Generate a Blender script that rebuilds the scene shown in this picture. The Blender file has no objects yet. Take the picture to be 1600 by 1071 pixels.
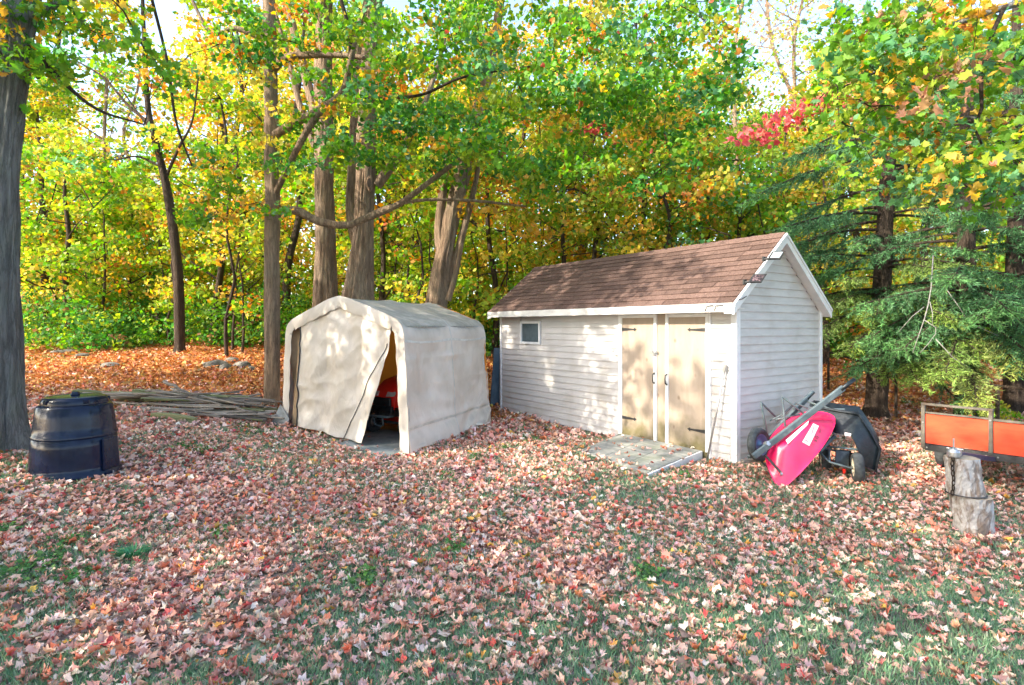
import bpy, bmesh, math, random
import numpy as np
from mathutils import Vector, Matrix, noise as mnoise

random.seed(7)
rng = np.random.default_rng(11)
scene = bpy.context.scene
COLL = scene.collection
PI = math.pi

# ------------------------------------------------------------------ camera, sky, sun, exposure
CAM_Z = 1.85
F = 880.0                      # focal length in pixels of the 1600 px wide photograph
HX, HY = 800.0, 510.0
cam_d = bpy.data.cameras.new("camera")
cam = bpy.data.objects.new("camera", cam_d)
COLL.objects.link(cam)
cam_d.sensor_width = 36.0
cam_d.lens = 36.0 * F / 1600.0
cam_d.shift_y = -25.5 / 1600.0
cam_d.clip_start = 0.05
cam_d.clip_end = 600.0
cam.location = (0, 0, CAM_Z)
cam.rotation_euler = (PI / 2, 0, 0)
scene.camera = cam

SUN_AZ = Vector((-0.90, -0.44, 0)).normalized()     # horizontal direction towards the sun
SUN_EL = math.radians(33)
sun_dir = Vector((SUN_AZ.x * math.cos(SUN_EL), SUN_AZ.y * math.cos(SUN_EL), math.sin(SUN_EL)))
world = bpy.data.worlds.new("World")
scene.world = world
world.use_nodes = True
wn = world.node_tree
wn.nodes.clear()
sky = wn.nodes.new("ShaderNodeTexSky")
sky.sky_type = 'NISHITA'
sky.sun_disc = False
sky.sun_elevation = SUN_EL
sky.sun_rotation = math.atan2(sun_dir.x, sun_dir.y)
sky.air_density = 1.0
sky.dust_density = 2.5
sky.ozone_density = 1.0
bg = wn.nodes.new("ShaderNodeBackground")
bg.inputs[1].default_value = 0.15
wo = wn.nodes.new("ShaderNodeOutputWorld")
wn.links.new(sky.outputs[0], bg.inputs[0])
wn.links.new(bg.outputs[0], wo.inputs[0])

sun_l = bpy.data.lights.new("sun", 'SUN')
sun_l.energy = 2.1
sun_l.angle = math.radians(0.5)
sun_l.color = (1.0, 0.90, 0.74)
sun = bpy.data.objects.new("sun", sun_l)
COLL.objects.link(sun)
sun.rotation_euler = sun_dir.to_track_quat('Z', 'Y').to_euler()

scene.view_settings.view_transform = 'Standard'
scene.view_settings.look = 'None'
scene.view_settings.gamma = 1.0
scene.view_settings.use_curve_mapping = False
scene.view_settings.exposure = 2.3
scene.render.engine = 'CYCLES'
cy = scene.cycles
cy.use_denoising = True
cy.max_bounces = 8
cy.diffuse_bounces = 4
cy.glossy_bounces = 2
cy.transmission_bounces = 6
cy.transparent_max_bounces = 6
cy.sample_clamp_indirect = 6.0

# ------------------------------------------------------------------ helpers
def gz(x, y):
    """height of the ground; works on floats and arrays"""
    def sp(v, k=3.0):
        return np.logaddexp(0, np.asarray(v, float) * k) / k
    h = 0.16 * sp(-np.asarray(x, float) - 3.7) * np.clip((np.asarray(y, float) + 6) / 10, 0.0, 1.0)
    h = 0.40 * np.tanh(h / 0.40)
    h = h + 0.19 * sp(np.asarray(y, float) - 11.8, 2.0)
    cap = 1.42
    h = cap * np.tanh(h / cap)
    b = 0.018 * np.sin(x * 2.1 + 1.3 * np.sin(y * 1.1)) * np.sin(y * 1.7 + 0.5) + 0.010 * np.sin(x * 5.3 + y * 2.2) * np.sin(y * 4.1 - x)
    far = np.clip((np.asarray(y, float) - 13) / 8, 0, 1)
    b = b + far * 0.10 * np.sin(x * 0.7 + 2) * np.sin(y * 0.5)
    r = h + b
    return float(r) if np.ndim(r) == 0 else r

def at(px, py, Y):
    return Vector(((px - HX) / F * Y, Y, CAM_Z - (py - HY) / F * Y))

def link(o, parent=None):
    COLL.objects.link(o)
    if parent is not None:
        o.parent = parent
    return o

def tag(o, label=None, cat=None, group=None, kind=None):
    if label: o['label'] = label
    if cat: o['category'] = cat
    if group: o['group'] = group
    if kind: o['kind'] = kind
    return o

def empty(name, loc, label, cat, group=None, rz=0.0):
    o = bpy.data.objects.new(name, None)
    o.empty_display_size = 0.2
    COLL.objects.link(o)
    o.location = loc
    o.rotation_euler = (0, 0, rz)
    return tag(o, label, cat, group)

class MB:
    def __init__(self):
        self.v = []; self.f = []; self.m = []
    def add(self, vs, fs, mi=0):
        n = len(self.v)
        self.v += [tuple(p) for p in vs]
        self.f += [tuple(i + n for i in f) for f in fs]
        self.m += [mi] * len(fs)
        return self
    def box(self, x0, x1, y0, y1, z0, z1, M=None, mi=0):
        vs = [Vector((x, y, z)) for z in (z0, z1) for y in (y0, y1) for x in (x0, x1)]
        if M is not None: vs = [M @ p for p in vs]
        return self.add(vs, [(0, 2, 3, 1), (4, 5, 7, 6), (0, 1, 5, 4), (2, 6, 7, 3), (0, 4, 6, 2), (1, 3, 7, 5)], mi)
    def hexa(self, b, t, mi=0):
        """box from four bottom points and four top points"""
        return self.add(list(b) + list(t), [(3, 2, 1, 0), (4, 5, 6, 7), (0, 1, 5, 4), (1, 2, 6, 5), (2, 3, 7, 6), (3, 0, 4, 7)], mi)
    def tube(self, pts, rad, seg=8, cap=True, mi=0, squash=None):
        pts = [Vector(p) for p in pts]
        n = len(pts)
        if not hasattr(rad, '__len__'): rad = [rad] * n
        rings = []
        up = Vector((0, 0, 1))
        prev = None
        for i, p in enumerate(pts):
            d = (pts[min(i + 1, n - 1)] - pts[max(i - 1, 0)])
            if d.length < 1e-9: d = Vector((0, 0, 1))
            d.normalize()
            if prev is None:
                a = d.cross(up)
                if a.length < 0.1: a = d.cross(Vector((1, 0, 0)))
            else:
                a = prev - d * prev.dot(d)
                if a.length < 1e-6: a = d.cross(Vector((1, 0, 0)))
            a.normalize(); prev = a
            b = d.cross(a)
            rings.append([p + (a * math.cos(2 * PI * k / seg) + b * math.sin(2 * PI * k / seg)) * rad[i] for k in range(seg)])
        vs = [q for r in rings for q in r]
        fs = [(i * seg + k, i * seg + (k + 1) % seg, (i + 1) * seg + (k + 1) % seg, (i + 1) * seg + k) for i in range(n - 1) for k in range(seg)]
        if cap:
            fs.append(tuple(range(seg - 1, -1, -1)))
            fs.append(tuple((n - 1) * seg + k for k in range(seg)))
        return self.add(vs, fs, mi)
    def lathe(self, prof, seg=24, M=None, mi=0, close=False):
        vs = []
        for (r, z) in prof:
            for k in range(seg):
                a = 2 * PI * k / seg
                p = Vector((r * math.cos(a), r * math.sin(a), z))
                vs.append(M @ p if M is not None else p)
        n = len(prof)
        fs = [(i * seg + k, i * seg + (k + 1) % seg, (i + 1) * seg + (k + 1) % seg, (i + 1) * seg + k) for i in range(n - 1) for k in range(seg)]
        if close:
            fs += [((n - 1) * seg + k, (n - 1) * seg + (k + 1) % seg, (k + 1) % seg, k) for k in range(seg)]
        return self.add(vs, fs, mi)
    def build(self, name, mats, parent=None, smooth=False, bevel=0.0, bseg=1, solid=0.0, sub=0):
        me = bpy.data.meshes.new(name)
        me.from_pydata(self.v, [], self.f)
        if not isinstance(mats, (list, tuple)): mats = [mats]
        for m in mats: me.materials.append(m)
        me.polygons.foreach_set('material_index', self.m)
        bm = bmesh.new(); bm.from_mesh(me)
        bmesh.ops.recalc_face_normals(bm, faces=bm.faces)
        bm.to_mesh(me); bm.free()
        if smooth:
            me.polygons.foreach_set('use_smooth', [True] * len(me.polygons))
        me.update()
        o = bpy.data.objects.new(name, me)
        link(o, parent)
        if solid:
            s = o.modifiers.new('solid', 'SOLIDIFY'); s.thickness = solid; s.offset = 0
        if bevel:
            b = o.modifiers.new('bevel', 'BEVEL'); b.width = bevel; b.segments = bseg; b.limit_method = 'ANGLE'; b.angle_limit = math.radians(35)
        if sub:
            s = o.modifiers.new('sub', 'SUBSURF'); s.levels = sub; s.render_levels = sub
        if smooth and (bevel or solid):
            w = o.modifiers.new('wn', 'WEIGHTED_NORMAL'); w.keep_sharp = True
        return o

def catmull(pts, rad, step):
    P = [Vector(p) for p in pts]
    out, ro = [], []
    n = len(P)
    for i in range(n - 1):
        p0 = P[i - 1] if i else P[0] * 2 - P[1]
        p1, p2 = P[i], P[i + 1]
        p3 = P[i + 2] if i + 2 < n else P[-1] * 2 - P[-2]
        k = max(1, int((p2 - p1).length / step))
        for j in range(k):
            t = j / k
            out.append(0.5 * ((2 * p1) + (p2 - p0) * t + (2 * p0 - 5 * p1 + 4 * p2 - p3) * t * t + (3 * p1 - p0 - 3 * p2 + p3) * t ** 3))
            ro.append(rad[i] * (1 - t) + rad[i + 1] * t)
    out.append(P[-1]); ro.append(rad[-1])
    return out, ro

# ------------------------------------------------------------------ materials
def new_mat(name):
    m = bpy.data.materials.new(name); m.use_nodes = True
    nt = m.node_tree; b = nt.nodes['Principled BSDF']
    return m, nt, b

def noise_mat(name, c1, c2, scale=6.0, rough=0.7, bump=0.0, stretch=(1, 1, 1), metallic=0.0, detail=6.0, bscale=None, lo=0.35, hi=0.65, rand=0.0, dirt=None, dist=0.0, spec=0.4):
    m, nt, b = new_mat(name)
    N = nt.nodes; L = nt.links
    tc = N.new('ShaderNodeTexCoord'); mp = N.new('ShaderNodeMapping'); mp.inputs['Scale'].default_value = stretch
    L.new(tc.outputs['Object'], mp.inputs[0])
    vec = mp.outputs[0]
    if rand:
        oi = N.new('ShaderNodeObjectInfo')
        va = N.new('ShaderNodeVectorMath'); va.operation = 'SCALE'; va.inputs[0].default_value = (37.0, 19.0, 53.0)
        L.new(oi.outputs['Random'], va.inputs['Scale'])
        ad = N.new('ShaderNodeVectorMath'); ad.operation = 'ADD'
        L.new(mp.outputs[0], ad.inputs[0]); L.new(va.outputs[0], ad.inputs[1]); vec = ad.outputs[0]
    nz = N.new('ShaderNodeTexNoise'); nz.inputs['Scale'].default_value = scale; nz.inputs['Detail'].default_value = detail; nz.inputs['Roughness'].default_value = 0.62
    nz.inputs['Distortion'].default_value = dist
    L.new(vec, nz.inputs[0])
    cr = N.new('ShaderNodeValToRGB')
    cr.color_ramp.elements[0].position = lo; cr.color_ramp.elements[1].position = hi
    cr.color_ramp.elements[0].color = (*c1, 1); cr.color_ramp.elements[1].color = (*c2, 1)
    L.new(nz.outputs[0], cr.inputs[0])
    col = cr.outputs[0]
    if dirt:
        n2 = N.new('ShaderNodeTexNoise'); n2.inputs['Scale'].default_value = dirt[1]; n2.inputs['Detail'].default_value = 4
        L.new(tc.outputs['Object'], n2.inputs[0])
        r2 = N.new('ShaderNodeValToRGB'); r2.color_ramp.elements[0].position = dirt[2]; r2.color_ramp.elements[1].position = dirt[2] + 0.22
        L.new(n2.outputs[0], r2.inputs[0])
        mx = N.new('ShaderNodeMixRGB'); mx.inputs[2].default_value = (*dirt[0], 1)
        mu = N.new('ShaderNodeMath'); mu.operation = 'MULTIPLY'; mu.inputs[1].default_value = dirt[3]
        L.new(r2.outputs[0], mu.inputs[0]); L.new(mu.outputs[0], mx.inputs[0]); L.new(col, mx.inputs[1]); col = mx.outputs[0]
    if rand:
        oi2 = N.new('ShaderNodeObjectInfo')
        mr = N.new('ShaderNodeMapRange'); mr.inputs[3].default_value = 1 - rand; mr.inputs[4].default_value = 1 + rand
        L.new(oi2.outputs['Random'], mr.inputs[0])
        hs = N.new('ShaderNodeHueSaturation'); L.new(mr.outputs[0], hs.inputs['Value']); L.new(col, hs.inputs['Color']); col = hs.outputs[0]
    L.new(col, b.inputs['Base Color'])
    b.inputs['Roughness'].default_value = rough
    b.inputs['Metallic'].default_value = metallic
    b.inputs['Specular IOR Level'].default_value = spec
    if bump:
        bp = N.new('ShaderNodeBump'); bp.inputs['Strength'].default_value = min(1.0, bump); bp.inputs['Distance'].default_value = 0.02
        if bscale:
            n3 = N.new('ShaderNodeTexNoise'); n3.inputs['Scale'].default_value = bscale; n3.inputs['Detail'].default_value = 5
            L.new(vec, n3.inputs[0]); L.new(n3.outputs[0], bp.inputs['Height'])
        else:
            L.new(nz.outputs[0], bp.inputs['Height'])
        L.new(bp.outputs[0], b.inputs['Normal'])
    return m

def leaf_mat(name, trans=0.5, rough=0.55, gain=1.0):
    m, nt, b = new_mat(name)
    N = nt.nodes; L = nt.links
    at_ = N.new('ShaderNodeAttribute'); at_.attribute_name = 'Col'
    tr = N.new('ShaderNodeBsdfTranslucent')
    hs = N.new('ShaderNodeHueSaturation'); hs.inputs['Saturation'].default_value = 1.10; hs.inputs['Value'].default_value = 1.25 * gain
    L.new(at_.outputs['Color'], hs.inputs['Color']); L.new(hs.outputs[0], tr.inputs[0])
    L.new(at_.outputs['Color'], b.inputs['Base Color'])
    b.inputs['Roughness'].default_value = rough
    b.inputs['Specular IOR Level'].default_value = 0.35
    mx = N.new('ShaderNodeMixShader'); mx.inputs[0].default_value = trans
    out = N['Material Output']
    L.new(b.outputs[0], mx.inputs[1]); L.new(tr.outputs[0], mx.inputs[2]); L.new(mx.outputs[0], out.inputs[0])
    return m

def bark_mat(name, c1, c2, c3, scale=9.0, zs=0.11, bump=1.0):
    m, nt, b = new_mat(name)
    N = nt.nodes; L = nt.links
    tc = N.new('ShaderNodeTexCoord'); mp = N.new('ShaderNodeMapping'); mp.inputs['Scale'].default_value = (1, 1, zs)
    L.new(tc.outputs['Object'], mp.inputs[0])
    vo = N.new('ShaderNodeTexVoronoi'); vo.feature = 'DISTANCE_TO_EDGE'; vo.inputs['Scale'].default_value = scale * 1.6
    nz = N.new('ShaderNodeTexNoise'); nz.inputs['Scale'].default_value = scale; nz.inputs['Detail'].default_value = 8; nz.inputs['Roughness'].default_value = 0.7
    L.new(mp.outputs[0], nz.inputs[0])
    ad = N.new('ShaderNodeMixRGB'); ad.blend_type = 'ADD'; ad.inputs[0].default_value = 0.22
    L.new(mp.outputs[0], ad.inputs[1]); L.new(nz.outputs[1], ad.inputs[2]); L.new(ad.outputs[0], vo.inputs[0])
    cr = N.new('ShaderNodeValToRGB')
    cr.color_ramp.elements[0].position = 0.3; cr.color_ramp.elements[1].position = 0.7
    cr.color_ramp.elements[0].color = (*c1, 1); cr.color_ramp.elements[1].color = (*c2, 1)
    L.new(nz.outputs[0], cr.inputs[0])
    n2 = N.new('ShaderNodeTexNoise'); n2.inputs['Scale'].default_value = 1.3; n2.inputs['Detail'].default_value = 3
    L.new(tc.outputs['Object'], n2.inputs[0])
    r2 = N.new('ShaderNodeValToRGB'); r2.color_ramp.elements[0].position = 0.48; r2.color_ramp.elements[1].position = 0.68
    L.new(n2.outputs[0], r2.inputs[0])
    mx = N.new('ShaderNodeMixRGB'); mx.inputs[2].default_value = (*c3, 1)
    mu = N.new('ShaderNodeMath'); mu.operation = 'MULTIPLY'; mu.inputs[1].default_value = 0.6
    L.new(r2.outputs[0], mu.inputs[0]); L.new(mu.outputs[0], mx.inputs[0]); L.new(cr.outputs[0], mx.inputs[1])
    ck = N.new('ShaderNodeMapRange'); ck.inputs[1].default_value = 0.0; ck.inputs[2].default_value = 0.13; ck.inputs[3].default_value = 0.5; ck.inputs[4].default_value = 0.0
    L.new(vo.outputs['Distance'], ck.inputs[0])
    m3 = N.new('ShaderNodeMixRGB'); m3.inputs[2].default_value = (c1[0] * .4, c1[1] * .4, c1[2] * .4, 1)
    L.new(ck.outputs[0], m3.inputs[0]); L.new(mx.outputs[0], m3.inputs[1])
    L.new(m3.outputs[0], b.inputs['Base Color'])
    b.inputs['Roughness'].default_value = 0.9
    b.inputs['Specular IOR Level'].default_value = 0.15
    hm = N.new('ShaderNodeMath'); hm.operation = 'MULTIPLY_ADD'; hm.inputs[1].default_value = 1.5
    L.new(vo.outputs['Distance'], hm.inputs[0]); L.new(nz.outputs[0], hm.inputs[2])
    bp = N.new('ShaderNodeBump'); bp.inputs['Strength'].default_value = bump
    L.new(hm.outputs[0], bp.inputs['Height']); L.new(bp.outputs[0], b.inputs['Normal'])
    bp.inputs['Distance'].default_value = 0.08
    return m

M = {}
M['leaf'] = leaf_mat('foliage', 0.5)
M['litter'] = leaf_mat('fallen_leaf', 0.12, 0.6)
M['needle'] = leaf_mat('needle', 0.3, 0.6)
M['grass'] = leaf_mat('grass_blade', 0.35, 0.6)
M['bark'] = bark_mat('bark_brown', (0.19, 0.125, 0.085), (0.70, 0.50, 0.345), (0.44, 0.37, 0.26))
M['bark_grey'] = bark_mat('bark_grey', (0.15, 0.145, 0.14), (0.50, 0.49, 0.47), (0.30, 0.34, 0.27))
M['bark_dark'] = bark_mat('bark_dark', (0.05, 0.035, 0.03), (0.16, 0.12, 0.09), (0.12, 0.10, 0.07))
M['bark_birch'] = bark_mat('bark_flaky', (0.13, 0.11, 0.10), (0.66, 0.64, 0.62), (0.36, 0.22, 0.14), scale=8, zs=0.9, bump=1.0)
M['bark_birch'] = noise_mat('flaky_bark', (.20, .155, .125), (.40, .385, .375), 13, .9, 1.0, (1, 1, .35), lo=.42, hi=.56, dirt=((.10, .085, .08), 16, .58, .75), dist=1.2, bscale=22)
M['siding'] = noise_mat('vinyl_siding', (0.50, 0.485, 0.48), (0.585, 0.57, 0.56), 3.0, 0.45, 0.05, (0.4, 1, 6), dirt=((0.36, 0.32, 0.27), 2.2, 0.52, 0.5), bscale=40)
M['trim'] = noise_mat('white_trim', (0.70, 0.72, 0.74), (0.80, 0.81, 0.82), 5, 0.4, dirt=((0.42, 0.38, 0.32), 4, 0.6, 0.35))
M['fascia'] = noise_mat('weathered_fascia', (0.62, 0.60, 0.57), (0.78, 0.77, 0.75), 7, 0.55, 0.2, (0.3, 1, 1), dirt=((0.35, 0.30, 0.24), 5, 0.55, 0.6))
M['shingle'] = noise_mat('asphalt_shingle', (0.075, 0.047, 0.040), (0.185, 0.120, 0.100), 40, 0.95, 0.5, lo=0.3, hi=0.7, rand=0.28, bscale=120, spec=0.15)
M['deck_dark'] = noise_mat('roof_underlay', (0.04, 0.03, 0.03), (0.08, 0.06, 0.05), 8, 0.95)
M['steel'] = noise_mat('galvanised_steel', (0.35, 0.36, 0.37), (0.5, 0.5, 0.5), 20, 0.4, metallic=0.8)
M['black_iron'] = noise_mat('black_iron', (0.02, 0.02, 0.022), (0.05, 0.05, 0.05), 15, 0.5, 0.1, spec=0.4)
M['bluegrey'] = noise_mat('painted_steel_tube', (0.075, 0.105, 0.12), (0.15, 0.19, 0.20), 9, 0.42, 0.1, metallic=0.2, dirt=((0.2, 0.13, 0.08), 12, 0.62, 0.5))
M['rubber'] = noise_mat('rubber', (0.025, 0.03, 0.033), (0.07, 0.08, 0.085), 14, 0.75, 0.3)
M['rim_cream'] = noise_mat('cream_rim', (0.42, 0.37, 0.27), (0.58, 0.52, 0.40), 12, 0.5)
M['rim_blue'] = noise_mat('blue_rim', (0.07, 0.13, 0.25), (0.13, 0.22, 0.36), 10, 0.4, metallic=0.2)
M['red_plastic'] = noise_mat('red_plastic', (0.66, 0.006, 0.075), (0.74, 0.014, 0.11), 2.5, 0.27, 0.05, dirt=((0.30, 0.06, 0.06), 9, 0.60, 0.45), spec=0.8)
M['red_paint'] = noise_mat('red_hood', (0.60, 0.012, 0.01), (0.72, 0.03, 0.015), 3, 0.3)
M['black_plastic'] = noise_mat('black_poly', (0.003, 0.006, 0.010), (0.009, 0.015, 0.020), 16, 0.40, 0.3, dirt=((0.10, 0.11, 0.11), 30, 0.62, 0.5), spec=0.5)
M['bin'] = noise_mat('bin_plastic', (0.002, 0.005, 0.020), (0.006, 0.013, 0.036), 4, 0.2, 0.10, dirt=((0.03, 0.028, 0.03), 7, 0.62, 0.4), spec=0.3, bscale=14)
M['seam'] = noise_mat('fabric_seam', (.50, .47, .43), (.66, .63, .58), 9, .7)
M['orange'] = noise_mat('orange_ply', (0.58, 0.050, 0.018), (0.72, 0.085, 0.030), 4, 0.5, 0.1, (1, 1, 3), dirt=((0.34, 0.085, 0.05), 6, 0.55, 0.6))
M['old_wood'] = noise_mat('weathered_wood', (0.11, 0.092, 0.08), (0.32, 0.275, 0.235), 6, 0.85, 0.6, (0.35, 5, 5), rand=0.35)
M['moss_wood'] = noise_mat('mossy_wood', (0.10, 0.12, 0.045), (0.28, 0.27, 0.15), 5, 0.9, 0.6, (0.4, 4, 4), rand=0.2)
M['ramp'] = noise_mat('ramp_board', (0.19, 0.20, 0.185), (0.34, 0.34, 0.31), 5, 0.85, 0.3, (0.6, 3, 1), dirt=((0.13, 0.16, 0.09), 3, 0.5, 0.5))
M['stone'] = noise_mat('field_stone', (0.10, 0.09, 0.075), (0.25, 0.225, 0.19), 7, 0.85, 0.6)
M['mat_board'] = noise_mat('floor_board', (0.15, 0.17, 0.165), (0.26, 0.28, 0.27), 5, 0.8, 0.2, dirt=((0.05, 0.05, 0.05), 25, 0.63, 0.7))
M['panel_glass'] = noise_mat('panel_glass', (0.36, 0.44, 0.52), (0.46, 0.54, 0.62), 2, 0.2)
M['led'] = noise_mat('lamp_face', (0.02, 0.015, 0.02), (0.30, 0.20, 0.22), 45, 0.5, lo=.5, hi=.62)
M['chrome'] = noise_mat('lamp_chrome', (0.6, 0.62, 0.65), (0.8, 0.8, 0.82), 20, 0.2, metallic=0.6)
M['glass_dark'] = noise_mat('window_glass', (0.05, 0.08, 0.10), (0.13, 0.18, 0.20), 2.5, 0.08, spec=0.8)
M['white_wall'] = noise_mat('white_house_wall', (0.7, 0.7, 0.7), (0.8, 0.8, 0.8), 3, 0.6)
M['sticker'] = noise_mat('white_sticker', (0.72, 0.66, 0.68), (0.80, 0.74, 0.76), 8, 0.5)
M['ink'] = noise_mat('dark_ink', (0.03, 0.02, 0.03), (0.05, 0.03, 0.04), 8, 0.5)
M['ink_red'] = noise_mat('red_ink', (0.5, 0.05, 0.1), (0.55, 0.06, 0.12), 8, 0.5)
M['cut_wood'] = noise_mat('cut_wood', (0.33, 0.25, 0.17), (0.5, 0.40, 0.29), 14, 0.8, 0.3)

def plywood_mat():
    m = noise_mat('plywood_door', (0.34, 0.275, 0.215), (0.40, 0.325, 0.26), 2.6, 0.75, 0.15, (3, 1, 0.6), dist=0.6)
    nt = m.node_tree; N = nt.nodes; L = nt.links; b = N['Principled BSDF']
    src = b.inputs['Base Color'].links[0].from_socket
    tc = N.new('ShaderNodeTexCoord'); sx = N.new('ShaderNodeSeparateXYZ'); L.new(tc.outputs['Object'], sx.inputs[0])
    # mildew creeping up from the sill, knots
    nz = N.new('ShaderNodeTexNoise'); nz.inputs['Scale'].default_value = 4.5; nz.inputs['Detail'].default_value = 5; L.new(tc.outputs['Object'], nz.inputs[0])
    ma = N.new('ShaderNodeMath'); ma.operation = 'MULTIPLY_ADD'; ma.inputs[1].default_value = -0.9; L.new(nz.outputs[0], ma.inputs[0]); L.new(sx.outputs['Z'], ma.inputs[2])
    mr = N.new('ShaderNodeMapRange'); mr.inputs[1].default_value = -0.36; mr.inputs[2].default_value = 0.10; mr.inputs[3].default_value = 0.9; mr.inputs[4].default_value = 0.0
    L.new(ma.outputs[0], mr.inputs[0])
    mx = N.new('ShaderNodeMixRGB'); mx.inputs[2].default_value = (0.12, 0.105, 0.04, 1); L.new(mr.outputs[0], mx.inputs[0]); L.new(src, mx.inputs[1])
    vo = N.new('ShaderNodeTexVoronoi'); vo.inputs['Scale'].default_value = 4.2; vo.inputs['Randomness'].default_value = 1.0
    mp = N.new('ShaderNodeMapping'); mp.inputs['Scale'].default_value = (1, 0.2, 0.75); L.new(tc.outputs['Object'], mp.inputs[0]); L.new(mp.outputs[0], vo.inputs[0])
    r2 = N.new('ShaderNodeMapRange'); r2.inputs[1].default_value = 0.05; r2.inputs[2].default_value = 0.13; r2.inputs[3].default_value = 0.6; r2.inputs[4].default_value = 0
    L.new(vo.outputs['Distance'], r2.inputs[0])
    m2 = N.new('ShaderNodeMixRGB'); m2.inputs[2].default_value = (0.17, 0.10, 0.06, 1); L.new(r2.outputs[0], m2.inputs[0]); L.new(mx.outputs[0], m2.inputs[1])
    L.new(m2.outputs[0], b.inputs['Base Color'])
    return m
M['ply'] = plywood_mat()

def fabric_mat():
    m, nt, b = new_mat('shelter_fabric')
    N = nt.nodes; L = nt.links
    tc = N.new('ShaderNodeTexCoord')
    nz = N.new('ShaderNodeTexNoise'); nz.inputs['Scale'].default_value = 1.6; nz.inputs['Detail'].default_value = 7; L.new(tc.outputs['Object'], nz.inputs[0])
    cr = N.new('ShaderNodeValToRGB'); e = cr.color_ramp.elements
    e[0].position = 0.32; e[0].color = (0.54, 0.48, 0.41, 1); e[1].position = 0.62; e[1].color = (0.72, 0.66, 0.59, 1)
    L.new(nz.outputs[0], cr.inputs[0])
    # grime on upward faces (algae on the roof)
    ge = N.new('ShaderNodeNewGeometry'); sx = N.new('ShaderNodeSeparateXYZ'); L.new(ge.outputs['Normal'], sx.inputs[0])
    n2 = N.new('ShaderNodeTexNoise'); n2.inputs['Scale'].default_value = 5; n2.inputs['Detail'].default_value = 6; L.new(tc.outputs['Object'], n2.inputs[0])
    mu = N.new('ShaderNodeMath'); mu.operation = 'MULTIPLY'; L.new(sx.outputs['Z'], mu.inputs[0]); L.new(n2.outputs[0], mu.inputs[1])
    mr = N.new('ShaderNodeMapRange'); mr.inputs[1].default_value = 0.15; mr.inputs[2].default_value = 0.5; mr.inputs[3].default_value = 0; mr.inputs[4].default_value = 0.85
    L.new(mu.outputs[0], mr.inputs[0])
    mx = N.new('ShaderNodeMixRGB'); mx.inputs[2].default_value = (0.27, 0.265, 0.235, 1); L.new(mr.outputs[0], mx.inputs[0]); L.new(cr.outputs[0], mx.inputs[1])
    L.new(mx.outputs[0], b.inputs['Base Color']); b.inputs['Roughness'].default_value = 0.65; b.inputs['Specular IOR Level'].default_value = 0.3
    n3 = N.new('ShaderNodeTexNoise'); n3.inputs['Scale'].default_value = 7; n3.inputs['Detail'].default_value = 4; n3.inputs['Distortion'].default_value = 1.2
    mp = N.new('ShaderNodeMapping'); mp.inputs['Rotation'].default_value = (0.5, 0.9, 0.3); mp.inputs['Scale'].default_value = (1, 1, 0.4)
    L.new(tc.outputs['Object'], mp.inputs[0]); L.new(mp.outputs[0], n3.inputs[0])
    bp = N.new('ShaderNodeBump'); bp.inputs['Strength'].default_value = 0.55; bp.inputs['Distance'].default_value = 0.03
    L.new(n3.outputs[0], bp.inputs['Height']); L.new(bp.outputs[0], b.inputs['Normal'])
    tr = N.new('ShaderNodeBsdfTranslucent'); tr.inputs[0].default_value = (0.85, 0.40, 0.13, 1)
    ms = N.new('ShaderNodeMixShader'); ms.inputs[0].default_value = 0.10
    L.new(b.outputs[0], ms.inputs[1]); L.new(tr.outputs[0], ms.inputs[2]); L.new(ms.outputs[0], N['Material Output'].inputs[0])
    return m
M['fabric'] = fabric_mat()

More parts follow.
